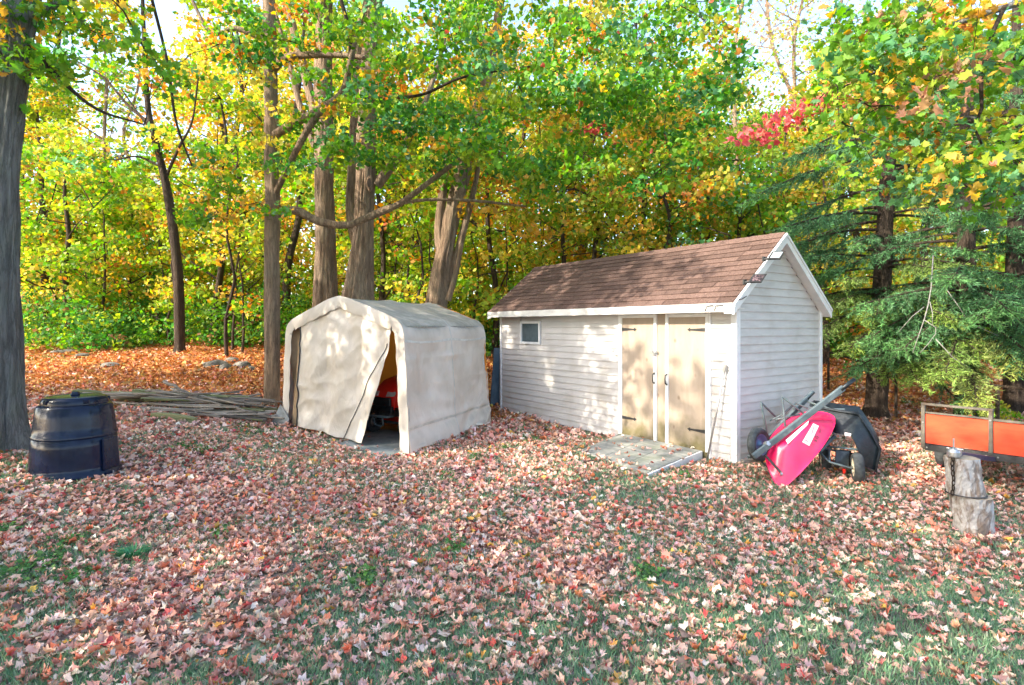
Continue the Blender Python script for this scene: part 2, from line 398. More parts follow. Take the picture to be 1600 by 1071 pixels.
def ground_mat():
    m, nt, b = new_mat('ground')
    N = nt.nodes; L = nt.links
    tc = N.new('ShaderNodeTexCoord')
    nz = N.new('ShaderNodeTexNoise'); nz.inputs['Scale'].default_value = 1.1; nz.inputs['Detail'].default_value = 8; nz.inputs['Roughness'].default_value = 0.7; L.new(tc.outputs['Object'], nz.inputs[0])
    soil = N.new('ShaderNodeValToRGB'); e = soil.color_ramp.elements
    e[0].position = 0.35; e[0].color = (0.13, 0.095, 0.08, 1); e[1].position = 0.7; e[1].color = (0.33, 0.25, 0.215, 1)
    n2 = N.new('ShaderNodeTexNoise'); n2.inputs['Scale'].default_value = 30; n2.inputs['Detail'].default_value = 5; L.new(tc.outputs['Object'], n2.inputs[0]); L.new(n2.outputs[0], soil.inputs[0])
    grs = N.new('ShaderNodeValToRGB'); e = grs.color_ramp.elements
    e[0].position = 0.3; e[0].color = (0.13, 0.20, 0.13, 1); e[1].position = 0.75; e[1].color = (0.30, 0.37, 0.26, 1)
    n3 = N.new('ShaderNodeTexNoise'); n3.inputs['Scale'].default_value = 60; n3.inputs['Detail'].default_value = 4; L.new(tc.outputs['Object'], n3.inputs[0]); L.new(n3.outputs[0], grs.inputs[0])
    mask = N.new('ShaderNodeValToRGB'); mask.color_ramp.elements[0].position = 0.46; mask.color_ramp.elements[1].position = 0.58
    L.new(nz.outputs[0], mask.inputs[0])
    mx = N.new('ShaderNodeMixRGB'); L.new(mask.outputs[0], mx.inputs[0]); L.new(soil.outputs[0], mx.inputs[1]); L.new(grs.outputs[0], mx.inputs[2])
    # leaf carpet beyond the reach of the single leaves
    vo = N.new('ShaderNodeTexVoronoi'); vo.inputs['Scale'].default_value = 11; L.new(tc.outputs['Object'], vo.inputs[0])
    sepc = N.new('ShaderNodeSeparateColor'); L.new(vo.outputs['Color'], sepc.inputs[0])
    lr = N.new('ShaderNodeValToRGB'); e = lr.color_ramp.elements
    e[0].position = 0.0; e[0].color = (0.30, 0.10, 0.04, 1); e[1].position = 1.0; e[1].color = (0.62, 0.33, 0.11, 1)
    k = lr.color_ramp.elements.new(0.5); k.color = (0.50, 0.20, 0.06, 1)
    L.new(sepc.outputs[0], lr.inputs[0])
    sx = N.new('ShaderNodeSeparateXYZ'); L.new(tc.outputs['Object'], sx.inputs[0])
    mr = N.new('ShaderNodeMapRange'); mr.inputs[1].default_value = 9.0; mr.inputs[2].default_value = 13.0; L.new(sx.outputs['Y'], mr.inputs[0])
    m2 = N.new('ShaderNodeMixRGB'); L.new(mr.outputs[0], m2.inputs[0]); L.new(mx.outputs[0], m2.inputs[1]); L.new(lr.outputs[0], m2.inputs[2])
    L.new(m2.outputs[0], b.inputs['Base Color']); b.inputs['Roughness'].default_value = 0.95; b.inputs['Specular IOR Level'].default_value = 0.1
    bp = N.new('ShaderNodeBump'); bp.inputs['Strength'].default_value = 0.8; bp.inputs['Distance'].default_value = 0.03
    L.new(n2.outputs[0], bp.inputs['Height']); L.new(bp.outputs[0], b.inputs['Normal'])
    return m
M['ground'] = ground_mat()

# ------------------------------------------------------------------ leaves
def _tmpl(outline, curl=0.35):
    o = np.array(outline, float)
    n = len(o)
    v = np.zeros((n + 1, 3)); v[1:, :2] = o
    v[1:, 2] = curl * (o[:, 0] ** 2 * 1.4 + o[:, 1] ** 2 * 0.8)
    t = np.array([(0, 1 + i, 1 + (i + 1) % n) for i in range(n)])
    return v, t
TM = {
    'maple': _tmpl([(0, -.34), (.30, -.40), (.27, -.19), (.54, .0), (.33, .15), (.40, .42), (.17, .31), (0, .58), (-.17, .31), (-.40, .42), (-.33, .15), (-.54, 0), (-.27, -.19), (-.30, -.40)], 0.5),
    'star': _tmpl([(0, -.27), (.30, -.40), (.27, -.09), (.50, .12), (.22, .27), (0, .56), (-.22, .27), (-.50, .12), (-.27, -.09), (-.30, -.40)][0:10], 0.5),
    'rag': _tmpl([(.10, -.36), (.42, -.24), (.50, .14), (.24, .20), (.02, .56), (-.30, .30), (-.52, .06), (-.30, -.34)], 0.5),
    'quad': (np.array([(0, -.5, 0), (.42, 0, .12), (0, .5, 0), (-.42, 0, .12)]), np.array([(0, 1, 2), (0, 2, 3)])),
    'needle': (np.array([(-.5, 0, 0), (.5, 0, 0), (0, 1, .0)]), np.array([(0, 1, 2)])),
}

def raw_mesh(name, V, T, C, mat, parent=None):
    me = bpy.data.meshes.new(name)
    nv, nt_ = len(V), len(T)
    me.vertices.add(nv); me.vertices.foreach_set('co', np.ascontiguousarray(V, np.float32).ravel())
    me.loops.add(nt_ * 3); me.loops.foreach_set('vertex_index', np.ascontiguousarray(T, np.int32).ravel())
    me.polygons.add(nt_); me.polygons.foreach_set('loop_start', np.arange(0, nt_ * 3, 3, dtype=np.int32))
    me.update(calc_edges=True)
    ca = me.attributes.new('Col', 'FLOAT_COLOR', 'POINT')
    cc = np.ones((nv, 4), np.float32); cc[:, :3] = C
    ca.data.foreach_set('color', cc.ravel())
    me.materials.append(mat)
    o = bpy.data.objects.new(name, me)
    return link(o, parent)

def leaves(name, P, S, COL, mat, parent=None, tm='quad', nrm=None, up=0.6, tilt=0.9, aspect=None, axis=None, crumple=0.0):
    P = np.asarray(P, float); n = len(P)
    v, t = TM[tm]
    if nrm is None:
        nrm = rng.normal(size=(n, 3)) * tilt; nrm[:, 2] += up
    nrm = nrm / (np.linalg.norm(nrm, axis=1, keepdims=True) + 1e-9)
    a = rng.normal(size=(n, 3)) if axis is None else axis
    tx = np.cross(a, nrm); tx /= (np.linalg.norm(tx, axis=1, keepdims=True) + 1e-9)
    ty = np.cross(nrm, tx)
    S = np.broadcast_to(np.asarray(S, float), (n,)).reshape(n, 1, 1)
    curl = rng.uniform(-0.9, 1.3, (n, 1, 1))
    w = np.ones((n, 1, 1)) if aspect is None else np.asarray(aspect).reshape(-1, 1, 1)
    vx = np.broadcast_to(v[None, :, 0:1], (n, len(v), 1)).copy(); vy = np.broadcast_to(v[None, :, 1:2], (n, len(v), 1)).copy()
    vz = curl * v[None, :, 2:3]
    if crumple:
        # dry leaves fold along the midrib, roll at the tips and lose their regular outline
        fa = rng.uniform(0, 1, (n, 1, 1)) ** 1.5 * 1.25 * crumple
        vz = vz + np.abs(vx) * np.sin(fa) * 1.1; vx = vx * np.cos(fa)
        ro = rng.normal(0, .9, (n, 1, 1)) * crumple
        vz = vz + ro * vy * vy * .8; vy = vy * (1 - .25 * np.abs(ro))
        jt = rng.normal(0, .055 * crumple, (n, len(v), 3))
        vx = vx + jt[:, :, 0:1]; vy = vy + jt[:, :, 1:2]; vz = vz + jt[:, :, 2:3] * 1.6
        w = rng.uniform(.7, 1.15, (n, 1, 1))
    V = P[:, None, :] + S * (vx * w * tx[:, None, :] + vy * ty[:, None, :] + vz * nrm[:, None, :])
    T = t[None] + (np.arange(n) * len(v))[:, None, None]
    C = np.repeat(np.asarray(COL, float), len(v), axis=0)
    return raw_mesh(name, V.reshape(-1, 3), T.reshape(-1, 3), np.clip(C, 0, 1), mat, parent)

def jitter_cols(base, amt=0.18):
    base = np.asarray(base, float)
    g = rng.normal(1, amt, (len(base), 1))
    h = rng.normal(1, amt * 0.35, (len(base), 3))
    return np.clip(base * np.clip(g, 0.4, 1.8) * h, 0.003, 0.95)

GREEN = (0.16, 0.34, 0.035); DGREEN = (0.075, 0.24, 0.04); LIME = (0.34, 0.44, 0.05); YELLOW = (0.64, 0.53, 0.085)
GOLD = (0.68, 0.41, 0.07); ORANGE = (0.68, 0.28, 0.065); RED = (0.62, 0.12, 0.10); BLUEG = (0.14, 0.33, 0.14)
def palette(n, mix):
    cols = np.array([c for c, w in mix]); w = np.array([w for c, w in mix], float); w /= w.sum()
    return cols[rng.choice(len(cols), n, p=w)]

def clump_points(centres, cols, per, spread, flat=0.5):
    """leaves in loose layers round each clump centre"""
    k = len(centres)
    idx = np.repeat(np.arange(k), per)
    d = rng.normal(size=(len(idx), 3)); d /= np.linalg.norm(d, axis=1, keepdims=True)
    r = rng.uniform(0, 1, (len(idx), 1)) ** 0.45
    sp = np.broadcast_to(np.asarray(spread, float), (k,))[idx][:, None]
    d = d * r * sp; d[:, 2] *= flat
    d[:, 2] -= 0.18 * (d[:, 0] ** 2 + d[:, 1] ** 2) / (sp[:, 0] + 1e-6)
    cols = np.asarray(cols, float)
    ci = np.where(rng.random(len(idx)) < .30, rng.integers(0, k, len(idx)), idx)
    return np.asarray(centres)[idx] + d, cols[ci]

# ------------------------------------------------------------------ GROUND
def build_ground():
    def axis(a, b, segs):
        return np.concatenate([np.linspace(p, q, n, endpoint=False) for p, q, n in segs] + [[b]])
    xs = axis(-150, 150, [(-150, -20, 26), (-20, -9, 44), (-9, 9, 180), (9, 20, 44), (20, 150, 26)])
    ys = axis(-60, 260, [(-60, 0, 24), (0, 14, 150), (14, 30, 64), (30, 260, 40)])
    X, Y = np.meshgrid(xs, ys)
    Z = gz(X, Y)
    V = np.stack([X, Y, Z], -1).reshape(-1, 3)
    nx, ny = len(xs), len(ys)
    me = bpy.data.meshes.new('ground')
    i = np.arange(nx * ny).reshape(ny, nx)
    Q = np.stack([i[:-1, :-1], i[:-1, 1:], i[1:, 1:], i[1:, :-1]], -1).reshape(-1, 4)
    me.vertices.add(len(V)); me.vertices.foreach_set('co', V.astype(np.float32).ravel())
    me.loops.add(len(Q) * 4); me.loops.foreach_set('vertex_index', Q.astype(np.int32).ravel())
    me.polygons.add(len(Q)); me.polygons.foreach_set('loop_start', np.arange(0, len(Q) * 4, 4, dtype=np.int32))
    me.update(calc_edges=True)
    me.polygons.foreach_set('use_smooth', np.ones(len(Q), bool))
    me.materials.append(M['ground'])
    o = link(bpy.data.objects.new('ground', me))
    tag(o, 'leaf strewn yard of thin grass and bare soil', None, None, 'structure')
build_ground()

# ------------------------------------------------------------------ SHED
S0 = Vector((2.97, 7.47, 0.0)); S_ANG = math.atan2(-0.820, 0.572)
SHED = empty('garden_shed', S0, 'white vinyl sided shed with brown shingle roof and two plywood doors', 'shed', rz=S_ANG)
SM = Matrix.Translation(S0) @ Matrix.Rotation(S_ANG, 4, 'Z')
SL, SW = 5.6, 2.19
EY, EZ, RY, RZ_, BY, BZ = -0.25, 2.16, 0.985, 3.165, 2.24, 2.14
def roof_z(y):
    return EZ + (RZ_ - EZ) * (y - EY) / (RY - EY) if y <= RY else RZ_ + (BZ - RZ_) * (y - RY) / (BY - RY)

def build_shed():
    # inner shell
    b = MB()
    zt = 2.06
    pts = [(0.02, 0.05), (SW - 0.02, 0.05), (SW - 0.02, 2.08), (RY, RZ_ - 0.11), (0.02, 2.24)]
    x0, x1 = -SL + 0.02, -0.03
    n = len(pts)
    b.add([(x0, y, z) for y, z in pts] + [(x1, y, z) for y, z in pts],
          [tuple(range(n)), tuple(range(2 * n - 1, n - 1, -1))] + [(i, n + i, n + (i + 1) % n, (i + 1) % n) for i in range(n)])
    b.build('wall', M['siding'], SHED)
    # skids underneath
    for y in (0.25, 1.9):
        MB().box(-SL + 0.1, -0.12, y - 0.05, y + 0.05, -0.1, 0.045).build('skid', M['old_wood'], SHED)
    # front siding boards, each one a wedge; left of the window the boards are notched by splitting
    ex = 0.112
    def board(name, a0, a1, z0, h, side, a0t=None, a1t=None):
        """side 'f': along x on front wall (y out = -); side 'g': along y on the gable wall (x out = +)"""
        a0t = a0 if a0t is None else a0t; a1t = a1 if a1t is None else a1t
        lo, hi, inn = 0.021, 0.006, -0.004
        def q(a, out, z):
            return (a, -out, z) if side == 'f' else (out, a, z)
        q_ = MB().add([q(a0, inn, z0), q(a1, inn, z0), q(a1, lo, z0), q(a0, lo, z0), q(a0, lo, z0 + .010), q(a1, lo, z0 + .010),
                       q(a0t, inn, z0 + h), q(a1t, inn, z0 + h), q(a1t, hi, z0 + h), q(a0t, hi, z0 + h)],
                      [(0, 1, 2, 3), (3, 2, 5, 4), (4, 5, 8, 9), (9, 8, 7, 6), (0, 6, 7, 1), (1, 7, 8, 5, 2), (0, 3, 4, 9, 6)])
        return q_.build(name, M['siding'], SHED)
    z = 0.03; i = 0
    while z < 2.04:
        h = min(ex, 2.06 - z)
        if z + h > 1.49 and z < 1.95:
            board('siding_board', -SL + .05, -4.88, z, h, 'f'); board('siding_board', -4.18, -2.12, z, h, 'f')
        else:
            board('siding_board', -SL + .05, -2.12, z, h, 'f')
        board('siding_board', -0.37, -0.055, z, h, 'f')
        z += ex
    z = 0.03
    def rk(zz):   # y-range under the rake at height zz
        lo = max(0.055, EY + (zz + 0.15 - EZ) / (RZ_ - EZ) * (RY - EY))
        hi = min(SW - 0.05, BY - (zz + 0.15 - BZ) / (RZ_ - BZ) * (BY - RY))
        return lo, hi
    while z < 2.95:
        a, c = rk(z); a2, c2 = rk(min(z + ex, 3.0))
        if c - a < 0.05: break
        if c2 < a2: a2 = c2 = (a2 + c2) / 2
        board('siding_board', a, c, z, ex if z + ex < 3.0 else 3.0 - z, 'g', a2, c2)
        z += ex
    # corner posts, trims
    T = M['trim']
    for (xa, xb, ya, yb, zt_) in ((-0.055, 0.034, -0.034, 0.0, 2.06), (0.0, 0.034, 0.0, 0.055, 2.12), (0.0, 0.034, SW - 0.05, SW + 0.02, 2.1), (-SL, -SL + 0.05, -0.034, 0.0, 2.06)):
        MB().box(xa, xb, ya, yb, 0.03, zt_).build('corner_post', T, SHED, bevel=0.004)
    # head band above the doors and the raised board under the eave
    MB().box(-SL + .05, -0.055, -0.012, 0.0, 2.0605, 2.14).build('frieze_board', M['fascia'], SHED)
    # doors
    for k, (xl, xr, hinge) in enumerate(((-2.09, -1.32, 'l'), (-1.148, -0.395, 'r'))):
        zb, zt2 = 0.10, 2.035
        w = 0.055
        d = MB().box(xl + w, xr - w, -0.022, -0.002, zb + 0.035, zt2 - w).build('door', M['ply'], SHED)
        if k == 0: d['label'] = 'left plywood door with white trim'
        else: d['label'] = 'right plywood door with white trim'
        MB().box(xl, xl + w, -0.04, -0.002, zb, zt2).build('door_trim', T, d, bevel=0.003)
        MB().box(xr - w, xr, -0.04, -0.002, zb, zt2).build('door_trim', T, d, bevel=0.003)
        MB().box(xl + w, xr - w, -0.038, -0.002, zt2 - w, zt2).build('door_trim', T, d, bevel=0.003)
        MB().box(xl + w, xr - w, -0.030, -0.002, zb, zb + 0.033).build('door_trim', M['ply'], d)
        for hz in (1.80, 0.38):
            s = 1 if hinge == 'l' else -1
            xa = xl + w if hinge == 'l' else xr - w
            L_ = 0.31
            h = MB()
            h.add([(xa, -0.0245, hz - .026), (xa, -0.0245, hz + .026), (xa + s * (L_ - .05), -0.0245, hz + .010), (xa + s * (L_ - .05), -0.0245, hz - .010),
                   (xa, -0.030, hz - .026), (xa, -0.030, hz + .026), (xa + s * (L_ - .05), -0.030, hz + .010), (xa + s * (L_ - .05), -0.030, hz - .010)],
                  [(0, 1, 2, 3), (7, 6, 5, 4), (0, 4, 5, 1), (1, 5, 6, 2), (2, 6, 7, 3), (3, 7, 4, 0)])
            e = xa + s * (L_ - .05)
            h.add([(e, -.0245, hz - .028), (e, -.0245, hz + .028), (e + s * .05, -.0245, hz), (e, -.031, hz - .028), (e, -.031, hz + .028), (e + s * .05, -.031, hz)],
                  [(0, 1, 2), (5, 4, 3), (0, 3, 4, 1), (1, 4, 5, 2), (2, 5, 3, 0)])
            h.build('strap_hinge', M['black_iron'], d)
        hx = xr - w / 2 - 0.005 if k == 0 else xl + w / 2 + 0.005
        MB().tube([(hx, -0.03, 0.98), (hx, -0.075, 1.0), (hx, -0.082, 1.06), (hx, -0.075, 1.12), (hx, -0.03, 1.14)], [0.016, .010, .009, .010, .016], 8).build('door_handle', M['black_iron'], d, smooth=True)
    # plywood strip between and beside the doors
    MB().box(-1.318, -1.15, -0.014, -0.002, 0.10, 2.035).build('mullion_board', M['ply'], SHED)
    MB().box(-2.12, -0.375, -0.018, -0.002, 0.02, 0.097).build('sill_board', M['ply'], SHED)
    MB().box(-2.115, -2.093, -0.034, -0.002, 0.10, 2.06).build('door_casing', T, SHED)
    MB().box(-0.392, -0.370, -0.034, -0.002, 0.02, 2.06).build('door_casing', T, SHED)
    MB().box(-2.093, -0.392, -0.030, -0.002, 2.036, 2.059).build('door_casing', M['fascia'], SHED)
    # latch
    lt = MB().box(-1.40, -1.29, -0.058, -0.042, 1.44, 1.475).box(-1.36, -1.325, -0.075, -0.058, 1.40, 1.45)
    lt.build('door_latch', M['steel'], SHED, bevel=0.004)
    # window
    wx0, wx1, wz0, wz1 = -4.86, -4.20, 1.495, 1.945
    fr = MB()
    w = 0.045
    fr.box(wx0, wx0 + w, -0.038, 0.0, wz0, wz1).box(wx1 - w, wx1, -0.038, 0.0, wz0, wz1).box(wx0 + w, wx1 - w, -0.036, 0.0, wz0, wz0 + w).box(wx0 + w, wx1 - w, -0.036, 0.0, wz1 - w, wz1)
    win = fr.build('window', T, SHED)
    MB().box(wx0 + w, wx1 - w, -0.013, -0.006, wz0 + w, wz1 - w).build('pane', M['glass_dark'], win)
    # roof: sheathing (two slabs), shingles in courses, ridge caps, fascia, rakes, soffit
    xl, xr = -SL - 0.12, 0.13
    def slab(name, ya, za, yb, zb, th, off, mat):
        d = Vector((0, yb - ya, zb - za)).normalized(); nr = Vector((0, -d.z, d.y))
        if nr.z < 0: nr = -nr
        a = Vector((0, ya, za)) + nr * off; c = Vector((0, yb, zb)) + nr * off
        B = []
        for x in (xl, xr):
            B += [(x, a.y, a.z), (x, c.y, c.z), (x, c.y + nr.y * -th, c.z - nr.z * th), (x, a.y - nr.y * th, a.z - nr.z * th)]
        return MB().add(B, [(0, 1, 2, 3), (7, 6, 5, 4), (0, 4, 5, 1), (1, 5, 6, 2), (2, 6, 7, 3), (3, 7, 4, 0)]).build(name, mat, SHED)
    rf = slab('roof', EY, EZ, RY, RZ_, 0.025, -0.012, M['deck_dark'])
    slab('roof_slope', BY, BZ, RY, RZ_, 0.025, -0.012, M['shingle'])
    d = Vector((0, RY - EY, RZ_ - EZ)); Ls = d.length; d.normalize(); nr = Vector((0, -d.z, d.y))
    nc = 13; ec = Ls / nc; tw = 0.305
    tab_me = {}
    def tab_mesh(w):
        key = round(w, 3)
        if key in tab_me: return tab_me[key]
        b_ = MB()
        # local: x width, y up slope, z normal
        t0, t1 = 0.019, 0.004
        b_.add([(0, 0, 0), (w, 0, 0), (w, ec + .02, -.004), (0, ec + .02, -.004), (0, 0, t0), (w, 0, t0), (w, ec + .02, t1), (0, ec + .02, t1)],
               [(3, 2, 1, 0), (4, 5, 6, 7), (0, 1, 5, 4), (1, 2, 6, 5), (2, 3, 7, 6), (3, 0, 4, 7)])
        o_ = b_.build('shingle', M['shingle'], rf)
        tab_me[key] = o_.data
        bpy.data.objects.remove(o_)
        return tab_me[key]
    R3 = Matrix(((1, 0, 0), (0, d.y, nr.y), (0, d.z, nr.z))).to_4x4()
    r2 = random.Random(4)
    for c in range(nc):
        x = xl; off = r2.uniform(0.05, tw)
        base = Vector((0, EY, EZ)) + d * (c * ec - (0.02 if c == 0 else 0)) - nr * 0.0115
        while x < xr - 0.02:
            w = off if x == xl else tw
            w = min(w, xr - x)
            me = tab_mesh(w - 0.006)
            o = bpy.data.objects.new('shingle', me)
            COLL.objects.link(o); o.parent = rf
            o.matrix_local = Matrix.Translation((x, base.y + r2.uniform(-.002, .002), base.z + r2.uniform(0, .003))) @ R3
            x += w
    cb = MB(); x = xl
    while x < xr - 0.03:
        x2 = min(x + 0.28, xr)
        for s in (1,):
            w_ = 0.12
            cb.add([(x, RY - .10, RZ_ - .068), (x, RY, RZ_ + .02), (x, RY + .10, RZ_ - .068), (x2 - .006, RY - .10, RZ_ - .074), (x2 - .006, RY, RZ_ + .013), (x2 - .006, RY + .10, RZ_ - .074)],
                   [(0, 1, 4, 3), (1, 2, 5, 4)])
        x = x2
    cb.build('ridge_cap', M['shingle'], rf)
    MB().box(xl, xr - 0.004, EY - 0.018, EY + 0.004, EZ - 0.125, EZ - 0.008).build('fascia', M['fascia'], SHED, bevel=0.003)
    MB().box(xl, xr - 0.004, EY + 0.004, 0.0, EZ - 0.085, EZ - 0.07).build('soffit', M['fascia'], SHED)
    MB().box(xl, xr - 0.004, BY - 0.004, BY + 0.018, BZ - 0.13, BZ - 0.008).build('fascia', M['fascia'], SHED)
    # rake boards both ends: a wide one with a narrow moulding set proud
    for xe, s in ((0.0, 1), (-SL, -1)):
        for (ya, za, yb, zb) in ((EY - .018, EZ - .018, RY, RZ_), (BY + .018, BZ - .018, RY, RZ_)):
            o0 = 0.128 if s == 1 else 0.10
            def rb(nm, xa, xb, t, lo, mat):
                MB().hexa([(xa, ya, za - lo), (xb, ya, za - lo), (xb, yb, zb - lo), (xa, yb, zb - lo)],
                          [(xa, ya, za - t), (xb, ya, za - t), (xb, yb, zb - t), (xa, yb, zb - t)]).build(nm, mat, SHED)
            rb('rake_board', xe + s * (o0 - 0.0), xe + s * (o0 + 0.022), 0.004, 0.145, T)
            rb('rake_trim', xe + s * (o0 + 0.022), xe + s * (o0 + 0.034), 0.010, 0.05, T)
            rb('rake_soffit', xe + s * 0.004, xe + s * (o0 - 0.002), 0.115, 0.128, T)
    # two lamps on the rake
    def lamp(px, py, lit):
        k = (px - HX) / F
        t = (2.97 + .572 * .16 - k * (7.47 - .82 * .16)) / (.572 * k - .82)
        y = t; zz = CAM_Z - (py - HY) / F * (7.47 - .82 * .16 + .572 * t)
        o = bpy.data.objects.new('flood_lamp', None); COLL.objects.link(o); o.parent = SHED
        o.location = (0.165, y, zz)
        o.rotation_euler = (math.radians(0), math.radians(0), 0)
        o['label'] = 'upper lamp with a pale panel facing down' if lit else 'lower lamp with dark face of small cells'
        MB().tube([(0, -0.02, -.01), (.06, 0.01, 0.0)], 0.018, 8).box(-.012, .01, -.045, .02, -.035, .03).build('bracket', M['black_iron'], o, bevel=.003)
        # head: thin slab held out from the rake, its face turned down the yard
        Ri = Matrix.Rotation(-S_ANG, 3, 'Z')
        e1 = Ri @ Vector((.165, -.03, .0)); e2 = Ri @ Vector((.095, .055, .115)); n_ = e1.cross(e2).normalized()
        if (Ri.inverted() @ n_).y > 0: n_ = -n_
        c0 = Vector((.035, .0, -.012))
        def sl(u0, u1, o0, o1):
            q = [c0 + e1 * u + e2 * v + n_ * o_ for o_ in (o0, o1) for (u, v) in ((u0, u0), (u1, u0), (u1, u1), (u0, u1))]
            return MB().hexa(q[:4], q[4:])
        sl(0, 1, -.012, .010).build('head', M['black_iron'], o, bevel=0.004)
        sl(.15, .85, .0105, .014).build('panel_face', M['panel_glass'] if lit else M['led'], o)
    lamp(1194, 405, True)
    lamp(1164, 441, False)
    # cable along the rake
    MB().tube([(0.168, -.02, 2.24), (0.168, -.12, 2.20), (0.168, -.2, 2.19)], 0.006, 6).build('cable', M['black_iron'], SHED)
    # small hooks on the fascia
    hk = MB()
    for xx in (-0.28, -0.14):
        hk.tube([(xx, EY - .022, 2.05), (xx + .03, EY - .035, 2.12), (xx + .14, EY - .035, 2.125)], 0.006, 6)
    hk.build('hook', M['black_iron'], SHED)
build_shed()

# ramp, leaning pole, sheet
def build_ramp():
    r = empty('ramp', SM @ Vector((-1.2, -0.7, 0)), 'low grey plywood ramp with a white side board at the shed doors', 'ramp', rz=S_ANG)
    o = Vector((-1.2, -0.7, 0))
    A = [Vector(p) - o for p in ((-2.02, -0.05, .015), (-.52, -0.05, .0), (-.30, -1.40, .0), (-1.68, -1.22, .0))]
    B = [Vector(p) - o for p in ((-2.02, -0.05, .115), (-.52, -0.05, .115), (-.30, -1.40, .045), (-1.68, -1.22, .045))]
    # three planks side by side
    for i in range(3):
        u0, u1 = i / 3 + 0.003, (i + 1) / 3 - 0.003
        def lp(a, b_, u): return a.lerp(b_, u)
        top = [lp(B[0], B[1], u0), lp(B[0], B[1], u1), lp(B[3], B[2], u1), lp(B[3], B[2], u0)]
        bot = [p - Vector((0, 0, .025)) for p in top]
        MB().hexa(bot, top).build('ramp_board', M['ramp'], r)
    e = Vector((.035, 0, 0))
    b = MB().hexa([A[1] + e * .2, A[1] + e, A[2] + e, A[2] + e * .2], [B[1] + e * .2 + Vector((0, 0, -.004)), B[1] + e + Vector((0, 0, -.004)), B[2] + e + Vector((0, 0, -.004)), B[2] + e * .2 + Vector((0, 0, -.004))])
    b.build('side_board', M['trim'], r)
    MB().hexa([A[0] - e, A[0] - e * .2, A[3] - e * .2, A[3] - e], [B[0] - e, B[0] - e * .2, B[3] - e * .2, B[3] - e]).build('side_board', M['ramp'], r)
build_ramp()

def build_pole():
    a = SM @ Vector((-0.33, -0.17, 0.0)); b = SM @ Vector((-0.12, -0.05, 1.33))
    p = empty('leaning_pole', a, 'thin grey metal pole leaning on the siding right of the shed doors', 'pole')
    d = b - a
    MB().tube([Vector((0, 0, 0)), d * .5, d], 0.013, 8).build('shaft', M['steel'], p, smooth=True)
    MB().tube([d * .93, d], [.02, .026], 8).build('ferrule', M['steel'], p)
build_pole()

def build_sheet():
    a = SM @ Vector((-SL - 0.22, 0.35, gz(0, 12.3)))
    p = MB().hexa([(0, -.5, 0), (.03, -.5, 0), (.03, .5, 0), (0, .5, 0)], [(.17, -.5, 1.25), (.2, -.5, 1.25), (.2, .35, 1.25), (.17, .35, 1.25)])
    o = p.build('board_sheet', noise_mat('blue_sheet', (.05, .09, .13), (.1, .15, .2), 4, .5), None, bevel=.004)
    o.location = a; o.rotation_euler = (0, 0, S_ANG)
    tag(o, 'dark blue sheet leaning against the far left end of the shed', 'sheet')
build_sheet()

# ------------------------------------------------------------------ CANVAS SHELTER
TR = Vector((-1.545, 8.14, 0)); TLv = Vector((-2.505, 1.91, 0)); TBv = Vector((1.055, 2.71, 0))
TENT = empty('canvas_shelter', TR, 'beige canvas shelter with peaked roof and an open front flap', 'shelter')
TU = TLv.normalized(); TD = TBv.normalized(); TN = Vector((-TU.y, TU.x, 0)); TN = TN if TN.dot(TBv) < 0 else -TN     # front normal
def tp(a, b, z, out=0.0):
    return TLv * a + TBv * b + Vector((0, 0, z)) + TN * out
TW = TLv.length
def prof(s):
    """profile of the cover: s 0..1 from right foot over the ridge to left foot -> (a, z)"""
    pts = [(-0.030, 0.02), (-0.022, 0.5), (-0.008, 1.2), (0.006, 1.70), (0.022, 1.86), (0.065, 1.965), (0.25, 2.15), (0.42, 2.30), (0.50, 2.345),
           (0.58, 2.30), (0.75, 2.15), (0.935, 1.965), (0.978, 1.86), (0.994, 1.70), (1.008, 1.2), (1.022, 0.5), (1.03, 0.06)]
    L_ = [0]
    for i in range(1, len(pts)):
        L_.append(L_[-1] + math.hypot((pts[i][0] - pts[i - 1][0]) * TW, pts[i][1] - pts[i - 1][1]))
    t = s * L_[-1]
    for i in range(1, len(pts)):
        if t <= L_[i] + 1e-9:
            k = (t - L_[i - 1]) / (L_[i] - L_[i - 1])
            return (pts[i - 1][0] * (1 - k) + pts[i][0] * k, pts[i - 1][1] * (1 - k) + pts[i][1] * k)
    return pts[-1]

